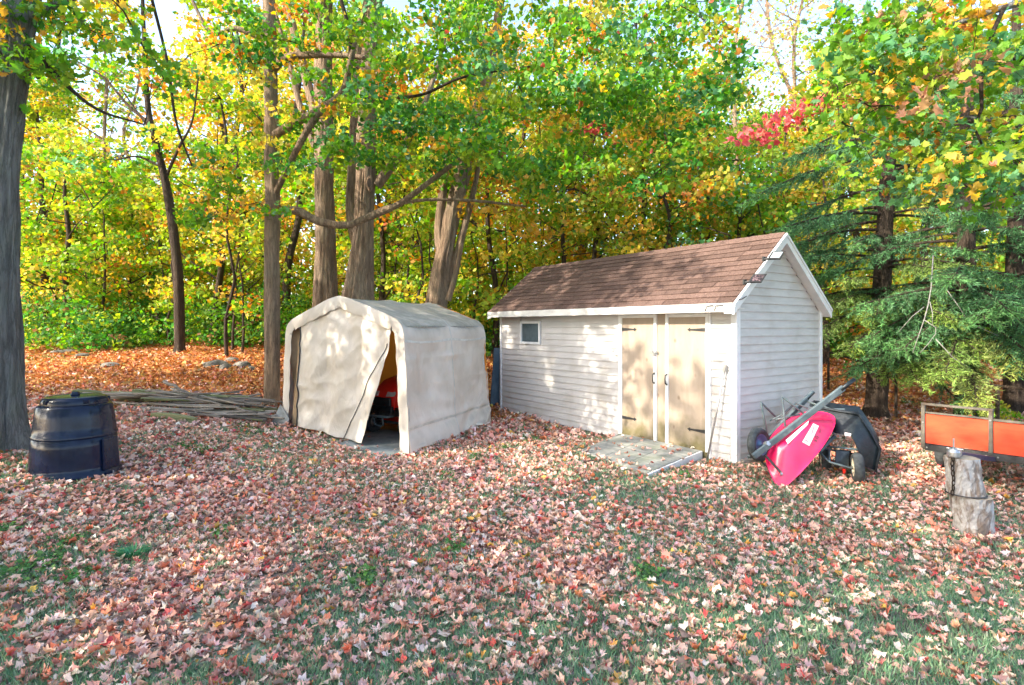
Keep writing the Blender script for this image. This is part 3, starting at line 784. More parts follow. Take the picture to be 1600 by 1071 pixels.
def build_tent():
    ns, nb = 150, 80
    V = []
    for i in range(ns + 1):
        s = i / ns
        a, z = prof(s)
        side = min(1, max(0, (1.75 - z) / .3))
        roof = 1 - side
        for j in range(nb + 1):
            b = j / nb
            # frame ribs at b = 0, .5, 1: fabric sags between them
            sag = math.sin(PI * ((b * 2) % 1.0)) if 0 < b < 1 else 0
            p = tp(a, b * 0.99, z)
            q = Vector((p.x * 1.3, p.y * 1.3, p.z * 1.3))
            nzv = mnoise.fractal(q * .8, 1.0, 2.0, 3) * 0.020 - .026 * abs(mnoise.noise(Vector((p.x * 1.6 + p.z * 2.6, p.y * 1.6 - p.z * 1.5, p.z * 1.2)))) - .016 * abs(mnoise.noise(Vector((p.x * 4 - p.z * 3, p.y * 4 + p.z * 2.5, p.z * 2.5))))
            outw = -TLv.normalized() if a < .5 else TLv.normalized()
            p = p + outw * (side * (nzv * 1.2 - sag * 0.035 * (1 - abs(z - .9)))) + Vector((0, 0, roof * (nzv * .5 - sag * .05)))
            # horizontal creases of the packed sheet
            for zc in (0.40, 0.95, 1.36):
                dz = z - zc
                if side > .5 and abs(dz) < .06: p = p + outw * (.036 * (1 - abs(dz) / .06)) * (.6 + .8 * mnoise.noise(Vector((b * 5, zc * 7, 0))))
            if abs(b - .5) < .03 or abs(z - 1.62) < .015: p = p + outw * side * .010
            if side > .5 and z < .75 and b > .45:
                kk = (b - .45) / .55 * (1 - z / .75)
                p = p + outw * (.055 * kk * (1 - abs(math.sin(b * 15 - z * 9)) * 1.6))
            # hem flares out along the foot, more at the back corner
            fl = max(0, (0.35 - z) / 0.35)
            p = p + outw * fl * (0.03 + 0.08 * b + 0.04 * math.sin(b * 17)) * (1 if a < .5 else .6)
            if z < 0.08: p = p + Vector((0, 0, 0.05 * math.sin(b * 9 + 1) * (b > .05)))
            V.append(p)
    Fc = [(i * (nb + 1) + j, i * (nb + 1) + j + 1, (i + 1) * (nb + 1) + j + 1, (i + 1) * (nb + 1) + j) for i in range(ns) for j in range(nb)]
    cover = MB().add(V, Fc).build('cover', M['fabric'], TENT, smooth=True, solid=0.006)
    # sewn seams: narrow strips lying on the sheet
    def strip(idx_pairs, nm='seam'):
        Q = []
        for (p, q, o_) in idx_pairs:
            Q += [V[p] + o_ * .007, V[p].lerp(V[q], .45) + o_ * .009, V[p].lerp(V[q], .9) + o_ * .007]
        n_ = len(idx_pairs)
        MB().add(Q, [(3 * i + k, 3 * i + k + 1, 3 * i + k + 4, 3 * i + k + 3) for i in range(n_ - 1) for k in range(2)]).build(nm, M['seam'], cover, smooth=True)
    W1 = nb + 1
    def outn(i):
        a, z = prof(i / ns)
        return (-TU if a < .5 else TU) * .8 + Vector((0, 0, .6 if z > 1.8 else 0))
    for jb in (int(nb * .5), ):
        strip([(i * W1 + jb, i * W1 + jb + 1, outn(i)) for i in range(2, ns - 1)])
    for zt_ in (1.60, .36):
        ii = min(range(ns // 2), key=lambda i: abs(prof(i / ns)[1] - zt_))
        strip([(ii * W1 + j, (ii + 1) * W1 + j, -TU) for j in range(0, nb + 1)])
    # front band: hem turned round the front hoop
    V = []; w = 0.195
    ca, cz = 0.5, 0.9
    for i in range(ns + 1):
        a, z = prof(i / ns)
        ww = w * (1 + .10 * math.sin(i * .9) * .4)
        # inward direction in the front plane
        if z < 1.75: da, dz = (ww / TW if a < .5 else -ww / TW), 0
        elif z < 1.98 and (a < .065 or a > .935):
            da, dz = (ww * .9 / TW if a < .5 else -ww * .9 / TW), -ww * .55
        else: da, dz = (ww * .35 / TW if a < .5 else -ww * .35 / TW), -ww
        if abs(a - .5) < .05: da = 0
        bump_ = mnoise.noise(Vector((a * 9, z * 3, 1))) * .012
        for k in range(5):
            t = k / 4
            V.append(tp(a + da * t, 0, z + dz * t, 0.012 * math.sin(PI * min(1, t * .9 + .08)) + bump_ * 1.4))
    Fc = [(i * 5 + k, i * 5 + k + 1, (i + 1) * 5 + k + 1, (i + 1) * 5 + k) for i in range(ns) for k in range(4)]
    MB().add(V, Fc).build('front_band', M['fabric'], TENT, smooth=True, solid=0.006)
    # front panel that hangs as a swept flap
    nu, nv = 90, 90
    V = []
    for j in range(nv + 1):
        v = j / nv       # 0 bottom .. 1 top
        for i in range(nu + 1):
            u = i / nu   # 0 left edge .. 1 right edge
            al = 0.888 - 0.035 * v
            ar = 0.255 * (1 - v) ** 1.15 + 0.10 * (1 - (1 - v) ** 1.15)
            a = al + (ar - al) * u
            if a < .5: zt = 1.965 + (a - .065) / .435 * .38 - .13
            else: zt = 1.965 + (.935 - a) / .435 * .38 - .13
            zb = 0.10 - 0.03 * u + 0.02 * math.sin(u * 7)
            z = zb + (zt - zb) * v
            fold = 0.035 * math.sin(a * 26 + 2.2 * math.sin(z * 1.7)) * (0.35 + .65 * (1 - v)) + 0.016 * mnoise.fractal(Vector((a * 4 + z, z * 1.3, 4.2)), 1, 2, 3)
            fold -= .035 * abs(mnoise.noise(Vector((a * 6 + z * 2.5, z * 1.6 - a * 4, 3)))) * 1.5
            fold += 0.10 * (u ** 6) * (1 - v) - 0.022 * abs(mnoise.noise(Vector((a * 8 + z * 3, z * 2.6 - a * 6, 7))))
            V.append(tp(a, 0, z, fold - 0.015 + .04 * (1 - v)))
    Fc = [(j * (nu + 1) + i, j * (nu + 1) + i + 1, (j + 1) * (nu + 1) + i + 1, (j + 1) * (nu + 1) + i) for j in range(nv) for i in range(nu)]
    fl = MB().add(V, Fc).build('door_flap', M['fabric'], TENT, smooth=True, solid=0.005)
    # zip: curves down the flap
    pts = []
    for j in range(75, -1, -1):
        v = j / nv
        u = 0.985 - 0.30 * (1 - v / (75 / 90)) ** 1.3
        i = int(u * nu)
        fr_ = u * nu - i
        p = V[j * (nu + 1) + i].lerp(V[j * (nu + 1) + min(i + 1, nu)], fr_)
        pts.append(p + TN * 0.012)
    MB().tube(pts, 0.0065, 6).build('zip', M['black_iron'], fl, smooth=True)
    pts = [V[j * (nu + 1)] + TN * .01 for j in range(0, nv + 1, 3)]
    MB().tube(pts, 0.012, 6).build('zip', M['black_iron'], fl, smooth=True)
    # back wall
    Vb = [prof(i / ns) for i in range(0, ns + 1, 4)]
    b_ = MB(); n = len(Vb)
    b_.add([tp(a, .975, z) for a, z in Vb], [tuple(range(n))])
    bmx, bnt, bb_ = new_mat('painted_glow_back')
    bb_.inputs['Base Color'].default_value = (.80, .30, .06, 1); bb_.inputs['Roughness'].default_value = .8  # orange glow of sun inside the shelter is put into this colour
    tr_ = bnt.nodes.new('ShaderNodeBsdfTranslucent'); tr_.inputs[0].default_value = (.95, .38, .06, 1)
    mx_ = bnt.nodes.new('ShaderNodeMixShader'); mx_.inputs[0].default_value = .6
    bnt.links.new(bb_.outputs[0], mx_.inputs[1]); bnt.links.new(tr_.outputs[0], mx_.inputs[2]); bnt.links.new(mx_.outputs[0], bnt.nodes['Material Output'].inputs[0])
    b_.build('back_panel', bmx, TENT)
    # steel hoops
    for b in (0.02, 0.5, 0.96):
        q = [tp(.5 + (prof(i / 40)[0] - .5) * .975, b, prof(i / 40)[1] - .03) for i in range(41)]
        MB().tube(q, 0.019, 8).build('frame_hoop', M['steel'], TENT, smooth=True)
    for a, z in ((.03, 1.84), (.5, 2.29), (.97, 1.84)):
        MB().tube([tp(a, .02, z), tp(a, .96, z)], 0.019, 8).build('frame_rail', M['steel'], TENT)
    # side cloth seen through the slit on the left and a slack corner at the foot
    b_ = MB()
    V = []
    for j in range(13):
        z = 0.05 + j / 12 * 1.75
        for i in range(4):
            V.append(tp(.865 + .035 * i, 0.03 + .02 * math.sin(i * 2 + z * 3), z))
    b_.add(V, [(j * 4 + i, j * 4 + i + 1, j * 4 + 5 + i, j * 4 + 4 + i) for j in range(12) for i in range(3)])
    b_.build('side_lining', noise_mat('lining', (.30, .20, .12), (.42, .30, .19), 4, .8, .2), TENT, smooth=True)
    b_ = MB()
    b_.add([tp(1.03, 0, .45, .03), tp(1.10, 0, .02, .12), tp(.99, 0, -.0, .16), tp(.95, 0, .02, .10), tp(.93, 0, .22, .05)], [(0, 1, 2, 3, 4)])
    b_.build('corner_flap', noise_mat('corner_cloth', (.16, .17, .17), (.30, .31, .31), 6, .7, .4), TENT, solid=.006)
build_tent()

def build_mat():
    o = MB().hexa([tp(.02, -.16, .0), tp(.42, -.10, .0), tp(.46, .35, .0), tp(.02, .35, .0)], [tp(.02, -.16, .035), tp(.42, -.10, .035), tp(.46, .35, .035), tp(.02, .35, .035)]).build('floor_sheet', M['mat_board'])
    o.location = TR
    tag(o, 'flat grey board lying on the ground in the opening of the canvas shelter', 'board')
build_mat()

# ------------------------------------------------------------------ RIDING MOWER
def build_mower():
    fwd = TN   # faces out of the shelter
    ang = math.atan2(fwd.y, fwd.x) + 0.08
    loc = TR + TLv * .33 + TBv * .22
    loc.z = 0.03
    R = empty('riding_mower', loc, 'red riding mower with a black grille parked inside the canvas shelter', 'riding mower', rz=ang)
    # local: +x forward, y left, z up; front of the hood near x=0
    b = MB()
    prof_ = [(0.0, .52, .26), (0.02, .66, .27), (-.06, .80, .27), (-.22, .90, .28), (-.55, .97, .29), (-.85, .98, .28)]
    V = []
    for (x, zt, hw) in prof_:
        V += [(x, -hw, .48), (x, -hw, zt - .10), (x + .0, -hw * .72, zt), (x + .015, 0, zt + .02), (x, hw * .72, zt), (x, hw, zt - .10), (x, hw, .48)]
    Fs = [(i * 7 + k, i * 7 + k + 1, (i + 1) * 7 + k + 1, (i + 1) * 7 + k) for i in range(len(prof_) - 1) for k in range(6)]
    Fs.append(tuple(range(7))); Fs.append(tuple(range((len(prof_) - 1) * 7, len(prof_) * 7)))
    b.add(V, Fs)
    b.build('hood', M['red_paint'], R, smooth=True, bevel=.02, bseg=2)
    g = MB().box(.0, .05, -.20, .20, .50, .64).box(-.02, .06, -.24, .24, .40, .50)
    g.build('grille', M['black_plastic'], R, bevel=.012)
    for s in (-1, 1):
        MB().hexa([(.0, s * .09, .655), (.0, s * .25, .665), (.045, s * .22, .665), (.045, s * .09, .66)], [(-.09, s * .09, .75), (-.12, s * .25, .75), (-.03, s * .23, .735), (-.0, s * .09, .735)]).build('headlight', M['chrome'], R, bevel=.008)
    MB().tube([(.0, -.22, .34), (.11, -.20, .34), (.13, 0, .34), (.11, .20, .34), (0, .22, .34)], .022, 8).tube([(.12, -.1, .34), (.1, -.1, .20), (.06, 0, .16), (.1, .1, .20), (.12, .1, .34)], .015, 6).build('bumper', M['bluegrey'], R, smooth=True)
    MB().box(-1.5, -.02, -.14, .14, .30, .42).build('chassis', M['black_iron'], R, bevel=.01)
    MB().tube([(-.16, -.44, .2), (-.16, .44, .2)], .025, 8).build('front_axle', M['black_iron'], R)
    def wheel(x, y, r, w):
        Mw = Matrix.Translation((x, y, r)) @ Matrix.Rotation(PI / 2, 4, 'X')
        t = MB().lathe([(r * .55, -w * .42), (r * .85, -w / 2), (r * .97, -w * .38), (r, 0), (r * .97, w * .38), (r * .85, w / 2), (r * .55, w * .42)], 28, Mw)
        for k in range(24):
            a = 2 * PI * k / 24
            Mk = Mw @ Matrix.Rotation(a, 4, 'Z')
            t.box(r * .93, r * 1.015, -.012, .012, -w * .42, w * .42, Mk)
        wo_ = bpy.data.objects.new('wheel', None); COLL.objects.link(wo_); wo_.parent = R
        t.build('tyre', M['rubber'], wo_, smooth=False)
        MB().lathe([(0, -.01), (r * .25, -.03), (r * .5, 0), (r * .58, w * .36), (r * .5, w * .3), (0.0, w * .2)], 20, Mw).build('rim', M['steel'], wo_, smooth=True)
    wheel(-.16, -.42, .19, .15); wheel(-.16, .42, .19, .15)
    wheel(-1.25, -.40, .27, .24); wheel(-1.25, .40, .27, .24)
    MB().hexa([(-1.55, -.48, .55), (-.9, -.48, .48), (-.9, .48, .48), (-1.55, .48, .55)], [(-1.55, -.44, .66), (-1.0, -.44, .66), (-1.0, .44, .66), (-1.55, .44, .66)]).build('fender', M['red_paint'], R, bevel=.03, bseg=2)
    MB().box(-1.4, -1.02, -.22, .22, .665, .75).build('seat', M['black_plastic'], R, bevel=.03, bseg=2)
    MB().hexa([(-1.44, -.21, .75), (-1.36, -.21, .75), (-1.36, .21, .75), (-1.44, .21, .75)], [(-1.52, -.18, 1.05), (-1.46, -.18, 1.05), (-1.46, .18, 1.05), (-1.52, .18, 1.05)]).build('seat_back', M['black_plastic'], R, bevel=.02, bseg=2)
    c = Vector((-.82, 0, 1.1)); ax = Vector((-.5, 0, .86))
    u = Vector((0, 1, 0)); v = ax.cross(u)
    ring = [c + (u * math.cos(t) + v * math.sin(t)) * .18 for t in [2 * PI * k / 24 for k in range(25)]]
    sw = MB().tube(ring, .014, 6, cap=False).tube([c + u * .18, c - u * .18], .01, 6).tube([c, c - ax * .3], .018, 8)
    sw.build('steering_wheel', M['black_plastic'], R, smooth=True)
    MB().hexa([(-.95, -.55, .12), (-.35, -.55, .12), (-.35, .45, .12), (-.95, .45, .12)], [(-.9, -.5, .24), (-.4, -.5, .24), (-.4, .4, .24), (-.9, .4, .24)]).build('mower_deck', M['red_paint'], R, bevel=.03)
build_mower()

# ------------------------------------------------------------------ COMPOST BIN
def build_bin():
    x, y = -5.00, 6.45
    R = empty('compost_bin', (x, y, gz(x, y) - 0.01), 'dark blue black plastic compost bin with a round lid beside the big trunk', 'compost bin', rz=0.3)
    seg = 72
    def ribbed(prof_, amp):
        b = MB(); V = []
        for (r, z) in prof_:
            for k in range(seg):
                a = 2 * PI * k / seg
                f = 1 + amp * (math.cos(a * 9) > .72) * -1
                V.append((r * f * math.cos(a), r * f * math.sin(a), z))
        n = len(prof_)
        b.add(V, [(i * seg + k, i * seg + (k + 1) % seg, (i + 1) * seg + (k + 1) % seg, (i + 1) * seg + k) for i in range(n - 1) for k in range(seg)])
        return b
    R.scale = (.84, .84, 1.10)
    ribbed([(.535, 0.0), (.53, .035), (.50, .05), (.495, .09), (.487, .2), (.478, .30), (.468, .395), (.455, .40)], .010).build('lower_body', M['bin'], R, smooth=True)
    ribbed([(.478, .392), (.480, .415), (.466, .425), (.455, .5), (.440, .60), (.42, .70), (.40, .715), (.36, .722)], .012).build('upper_body', M['bin'], R, smooth=True)
    MB().lathe([(.37, .70), (.375, .75), (.35, .785), (.30, .80), (.28, .792), (.18, .80), (.0, .80)], 56).build('lid', M['bin'], R, smooth=True)
    MB().hexa([(-.05, -.045, .80), (.05, -.045, .80), (.05, .045, .80), (-.05, .045, .80)], [(-.035, -.03, .84), (.035, -.03, .84), (.035, .03, .84), (-.035, .03, .84)]).build('lid_knob', M['bin'], R, bevel=.01)
    for a in (-2.2, -.9, .4, 1.8):
        Mk = Matrix.Rotation(a, 4, 'Z')
        MB().box(.335, .385, -.035, .035, .735, .775, Mk).build('lid_latch', M['bin'], R, bevel=.006)
    # harvest hatch at the foot, right side
    Mk = Matrix.Rotation(-.35, 4, 'Z')
    MB().hexa([Mk @ Vector(p) for p in ((.49, -.14, .05), (.525, -.14, .05), (.525, .14, .05), (.49, .14, .05))], [Mk @ Vector(p) for p in ((.47, -.13, .37), (.50, -.13, .37), (.50, .13, .37), (.47, .13, .37))]).build('hatch', M['bin'], R, bevel=.012, bseg=2)
    for a in (-2.6, -1.9, -1.2, -.5, 1.0):
        Mk = Matrix.Rotation(a, 4, 'Z')
        MB().box(.50, .56, -.05, .05, 0.0, .028, Mk).build('peg_tab', M['bin'], R, bevel=.006)
build_bin()

# ------------------------------------------------------------------ WHEELBARROW
def text_mesh(name, s, size, M4, mat, parent):
    c = bpy.data.curves.new(name, 'FONT'); c.body = s; c.size = size; c.extrude = 0.0008; c.align_x = 'CENTER'; c.align_y = 'CENTER'
    o = bpy.data.objects.new(name, c); COLL.objects.link(o)
    dg = bpy.context.evaluated_depsgraph_get(); dg.update()
    me = bpy.data.meshes.new_from_object(o.evaluated_get(dg))
    bpy.data.objects.remove(o)
    me.materials.clear(); me.materials.append(mat)
    o2 = bpy.data.objects.new(name, me); link(o2, parent); o2.matrix_local = M4
    return o2

def wheel_at(parent, c, axis, r, w, rim_mat, spokes=True):
    wo_ = bpy.data.objects.new('wheel', None); COLL.objects.link(wo_); wo_.parent = parent
    q = Vector(axis).to_track_quat('Z', 'Y').to_matrix().to_4x4()
    Mw = Matrix.Translation(c) @ q
    t = MB().lathe([(r * .60, -w * .36), (r * .66, -w * .48), (r * .84, -w * .5), (r * .95, -w * .36), (r, -w * .12), (r, w * .12), (r * .95, w * .36), (r * .84, w * .5), (r * .66, w * .48), (r * .60, w * .36)], 36, Mw, close=True)
    t.build('tyre', M['rubber'], wo_, smooth=True)
    MB().lathe([(r * .62, -w * .42), (r * .56, -w * .38), (r * .50, -w * .1), (r * .22, -w * .16), (r * .18, -w * .42), (0.001, -w * .42)], 28, Mw).build('rim', rim_mat, wo_, smooth=True)
    MB().lathe([(r * .62, w * .42), (r * .56, w * .38), (r * .50, w * .1), (r * .22, w * .16), (r * .18, w * .42), (0.001, w * .42)], 28, Mw).build('rim', rim_mat, wo_, smooth=True)
    return wo_

def build_wheelbarrow():
    base = Vector((3.2, 6.8, 0))
    R = empty('wheelbarrow', base, 'red plastic wheelbarrow tipped on its side against the shed wall', 'wheelbarrow')
    P = lambda px, py, Y: at(px, py, Y) - base
    # tray: rim ring and floor ring (matching counts)
    rim = [P(1216, 764, 6.48), P(1199, 728, 6.62), P(1196, 700, 6.95), P(1212, 672, 7.2), P(1246, 646, 7.3), P(1272, 643, 7.25), P(1302, 648, 6.95), P(1306, 664, 6.75), P(1278, 708, 6.55), P(1228, 762, 6.46)]
    flo = [P(1222, 700, 6.60), P(1213, 693, 6.66), P(1210, 688, 6.72), P(1214, 684, 6.80), P(1252, 659, 6.84), P(1258, 656, 6.82), P(1264, 655, 6.76), P(1266, 656, 6.70), P(1258, 668, 6.62), P(1236, 686, 6.59)]
    n = len(rim)
    mid1 = [r.lerp(f, .33) for r, f in zip(rim, flo)]; mid2 = [r.lerp(f, .80) + (f - r) * 0.02 for r, f in zip(rim, flo)]
    cen = sum(rim, Vector()) / n
    lip = [r + (r - cen).normalized() * .025 for r in rim]
    rings = [lip, rim, mid1, mid2, flo]
    V = [p for r in rings for p in r] + [sum(flo, Vector()) / n]
    Fs = [(i * n + k, i * n + (k + 1) % n, (i + 1) * n + (k + 1) % n, (i + 1) * n + k) for i in range(4) for k in range(n)]
    Fs += [(4 * n + k, 4 * n + (k + 1) % n, 5 * n) for k in range(n)]
    tray = MB().add(V, Fs).build('tray', M['red_plastic'], R, smooth=True)
    s = tray.modifiers.new('sub', 'SUBSURF'); s.levels = 2; s.render_levels = 2
    # stickers and print laid on the side wall
    dg = bpy.context.evaluated_depsgraph_get(); dg.update()
    from mathutils.bvhtree import BVHTree
    bv = BVHTree.FromObject(tray, dg)
    def wall(px, py):
        d_ = (at(px, py, 1.0) - Vector((0, 0, CAM_Z))).normalized()
        h_, n_, _, _ = bv.ray_cast(Vector((0, 0, CAM_Z)) - base, d_)
        if h_ is None: h_, n_ = P(px, py, 6.6), Vector((0, -1, 0))
        if n_.dot(d_) > 0: n_ = -n_
        return h_, n_
    ud = (P(1282, 667, 6.6) - P(1251, 711, 6.6)).normalized()
    def frame_at(px, py, off):
        h_, n_ = wall(px, py)
        u_ = (ud - n_ * ud.dot(n_)).normalized(); v_ = n_.cross(u_)
        return Matrix.Translation(h_ + n_ * off) @ Matrix((u_, v_, n_)).transposed().to_4x4()
    def decal(nm, corners, off, mat, nu_=8, nv_=3):
        V_ = []
        for a_ in range(nu_ + 1):
            for b_ in range(nv_ + 1):
                q0 = Vector(corners[0]).lerp(Vector(corners[1]), a_ / nu_); q1 = Vector(corners[3]).lerp(Vector(corners[2]), a_ / nu_)
                q_ = q0.lerp(q1, b_ / nv_); h_, n_ = wall(q_.x, q_.y); V_.append(h_ + n_ * off)
        return MB().add(V_, [(a_ * (nv_ + 1) + b_, a_ * (nv_ + 1) + b_ + 1, (a_ + 1) * (nv_ + 1) + b_ + 1, (a_ + 1) * (nv_ + 1) + b_) for a_ in range(nu_) for b_ in range(nv_)]).build(nm, mat, R, solid=.001)
    decal('label_sticker', [(1253, 691), (1270, 662), (1279, 666), (1264, 697)], .006, M['sticker'])
    text_mesh('lettering', 'E', .055, frame_at(1260, 689, .009), M['ink_red'], R)
    text_mesh('lettering', 'recycled poly', .020, frame_at(1269, 673, .009), M['ink_red'], R)
    text_mesh('lettering', 'KG', .060, frame_at(1275, 686, .008), M['ink'], R)
    text_mesh('lettering', '100 %', .022, frame_at(1281, 674, .008), M['ink'], R)
    text_mesh('lettering', '6 cu ft', .022, frame_at(1269, 696, .008), M['ink'], R)
    # handles: rectangular beams with grips
    def beam(a, b, w, h):
        d = (b - a); L_ = d.length; q = d.to_track_quat('X', 'Z').to_matrix().to_4x4()
        return MB().box(0, L_, -w / 2, w / 2, -h / 2, h / 2, Matrix.Translation(a) @ q)
    h1a, h1b = P(1177, 714, 6.62), P(1318, 606, 6.72)
    h1 = beam(h1a, h1b, .04, .075).build('handle_beam', M['bluegrey'], R, bevel=.01, bseg=2)
    d = (h1b - h1a).normalized()
    MB().tube([h1b - d * .05, h1b + d * .17], [.026, .024], 10).build('grip', M['black_plastic'], h1, smooth=True)
    h2a, h2b = P(1170, 716, 6.95), P(1262, 622, 7.65)
    h2 = beam(h2a, h2b, .04, .06).build('handle_beam', M['bluegrey'], R, bevel=.01, bseg=2)
    d2 = (h2b - h2a).normalized()
    MB().tube([h2b - d2 * .03, h2b + d2 * .15], .025, 10).build('grip', M['black_plastic'], h2, smooth=True)
    MB().box(-.12, .12, -.03, .03, -.02, .02, Matrix.Translation(P(1172, 720, 6.83)) @ Matrix.Rotation(.3, 4, 'Z')).build('nose_block', M['old_wood'], R, bevel=.005)
    # legs: two inverted V loops standing up from the beams
    for (top, f1, f2) in (((1189, 629, 6.95), (1198, 676, 6.86), (1215, 655, 7.0)), ((1222, 620, 7.05), (1227, 667, 6.85), (1259, 649, 6.9))):
        t = P(*top); a = P(*f1); b = P(*f2)
        dx = (b - t).normalized() * .03; dy = (a - t).normalized() * .03
        MB().tube([a, t + dy, t, t + dx, b], .0125, 8).build('leg', M['bluegrey'], R, smooth=True)
    MB().tube([P(1213, 660, 7.0), P(1243, 630, 7.1), P(1262, 638, 7.0)], .012, 8).tube([P(1212, 656, 6.98), P(1250, 648, 7.0)], .010, 8).tube([P(1203, 658, 6.98), P(1222, 648, 7.0), P(1240, 632, 7.0)], .010, 8).build('leg_brace', M['bluegrey'], R, smooth=True)
    # front bracket
    MB().tube([P(1196, 712, 6.6), P(1221, 740, 6.5)], .014, 8).tube([P(1190, 722, 6.8), P(1207, 737, 6.6)], .012, 8).build('front_bracket', M['black_iron'], R)
    MB().tube([P(1219, 740, 6.49), P(1222, 741, 6.485)], .022, 8).build('bolt', M['steel'], R)
    ax = (P(1195, 690, 6.6) - P(1180, 696, 6.95))
    wheel_at(R, P(1186, 695, 6.82), (.55, -.80, .12), .205, .095, M['rim_blue'])
    MB().tube([P(1182, 697, 6.98), P(1200, 694, 6.62)], .012, 8).tube([P(1196, 694, 6.66), P(1201, 693, 6.61)], .03, 10).build('axle', M['steel'], R)
    # metal stay along tray floor
    MB().add([P(1228, 688, 6.585), P(1264, 657, 6.68), P(1262, 664, 6.66), P(1231, 694, 6.57)], [(0, 1, 2, 3)]).build('stay_plate', M['trim'], R, solid=.006)
build_wheelbarrow()

# ------------------------------------------------------------------ DUMP CART
def build_cart():
    base = Vector((4.1, 7.0, 0))
    R = empty('dump_cart', base, 'black plastic garden dump cart with tipped tray behind the red wheelbarrow', 'garden cart')
    P = lambda px, py, Y: at(px, py, Y) - base
    rim = [P(1268, 634, 7.35), P(1310, 641, 7.05), P(1342, 646, 6.9), P(1360, 672, 6.8), P(1375, 699, 6.75), P(1368, 735, 6.75)]
    flo = [P(1280, 668, 7.1), P(1305, 677, 6.88), P(1331, 682, 6.78), P(1337, 693, 6.72), P(1342, 706, 6.70), P(1350, 729, 6.72)]
    back = Vector((.38, .62, -.02)); backf = Vector((.30, .46, 0))
    rim2 = [p + back for p in reversed(rim)]; flo2 = [p + backf for p in reversed(flo)]
    ring_r = rim + rim2; ring_f = flo + flo2; n = len(ring_r)
    cen = sum(ring_r, Vector()) / n
    lip = [p + (p - cen).normalized() * .03 + Vector((0, 0, -.004)) for p in ring_r]
    lip2 = [p + (f - r).normalized() * .03 for p, f, r in zip(lip, ring_f, ring_r)]
    V = lip2 + lip + ring_r + ring_f
    Fs = [(i * n + k, i * n + (k + 1) % n, (i + 1) * n + (k + 1) % n, (i + 1) * n + k) for i in range(3) for k in range(n)]
    Fs.append(tuple(range(3 * n, 4 * n)))
    MB().add(V, Fs).build('tray', M['black_plastic'], R, solid=.006, bevel=.008, bseg=2, smooth=True)
    MB().add([P(1320, 676, 6.795), P(1330, 678, 6.765), P(1329, 682, 6.755), P(1320, 681, 6.785)], [(0, 1, 2, 3)]).build('label_sticker', M['sticker'], R, solid=.003)
    # steel underframe
    fr = MB()
    def t(*q, r=.014): fr.tube([P(*k) for k in q], r, 8)
    t((1304, 681, 6.85), (1283, 704, 6.75), (1280, 708, 6.75), r=.020)
    t((1280, 706, 6.75), (1295, 722, 6.65), (1326, 731, 6.6), (1340, 734, 6.66), r=.013)
    t((1292, 698, 6.9), (1343, 703, 6.72), r=.013)
    t((1282, 700, 7.1), (1345, 712, 7.2), r=.013)
    t((1296, 696, 6.9), (1296, 722, 6.68), r=.011)
    fr.build('frame', M['bluegrey'], R, smooth=True)
    MB().hexa([P(1304, 728, 6.72), P(1326, 730, 6.70), P(1330, 728, 7.0), P(1310, 726, 7.0)], [P(1305, 703, 6.78), P(1328, 705, 6.74), P(1330, 704, 7.0), P(1310, 702, 7.0)]).build('gear_box', M['black_plastic'], R, bevel=.008)
    MB().tube([P(1300, 676, 6.86), P(1306, 681, 6.80)], .012, 8).build('bolt', M['steel'], R)
    MB().tube([P(1262, 628, 7.5), P(1300, 640, 7.15), P(1320, 640, 7.1)], .012, 8).tube([P(1240, 640, 7.35), P(1270, 612, 7.6)], .02, 8).build('tow_bar', M['bluegrey'], R)
    wheel_at(R, P(1340, 731, 6.60), (.92, -.38, .02), .17, .105, M['rim_cream'])
    wheel_at(R, P(1289, 721, 7.3), (.92, -.38, .02), .17, .105, M['rim_cream'])
    MB().tube([P(1345, 732, 6.55), P(1289, 721, 7.3)], .012, 8).build('axle', M['steel'], R)
    rx = P(1319, 740, 6.6)
    MB().tube([rx, rx + Vector((0, 0, .05))], [.012, .02], 8).build('reflector', M['red_paint'], R)
build_cart()

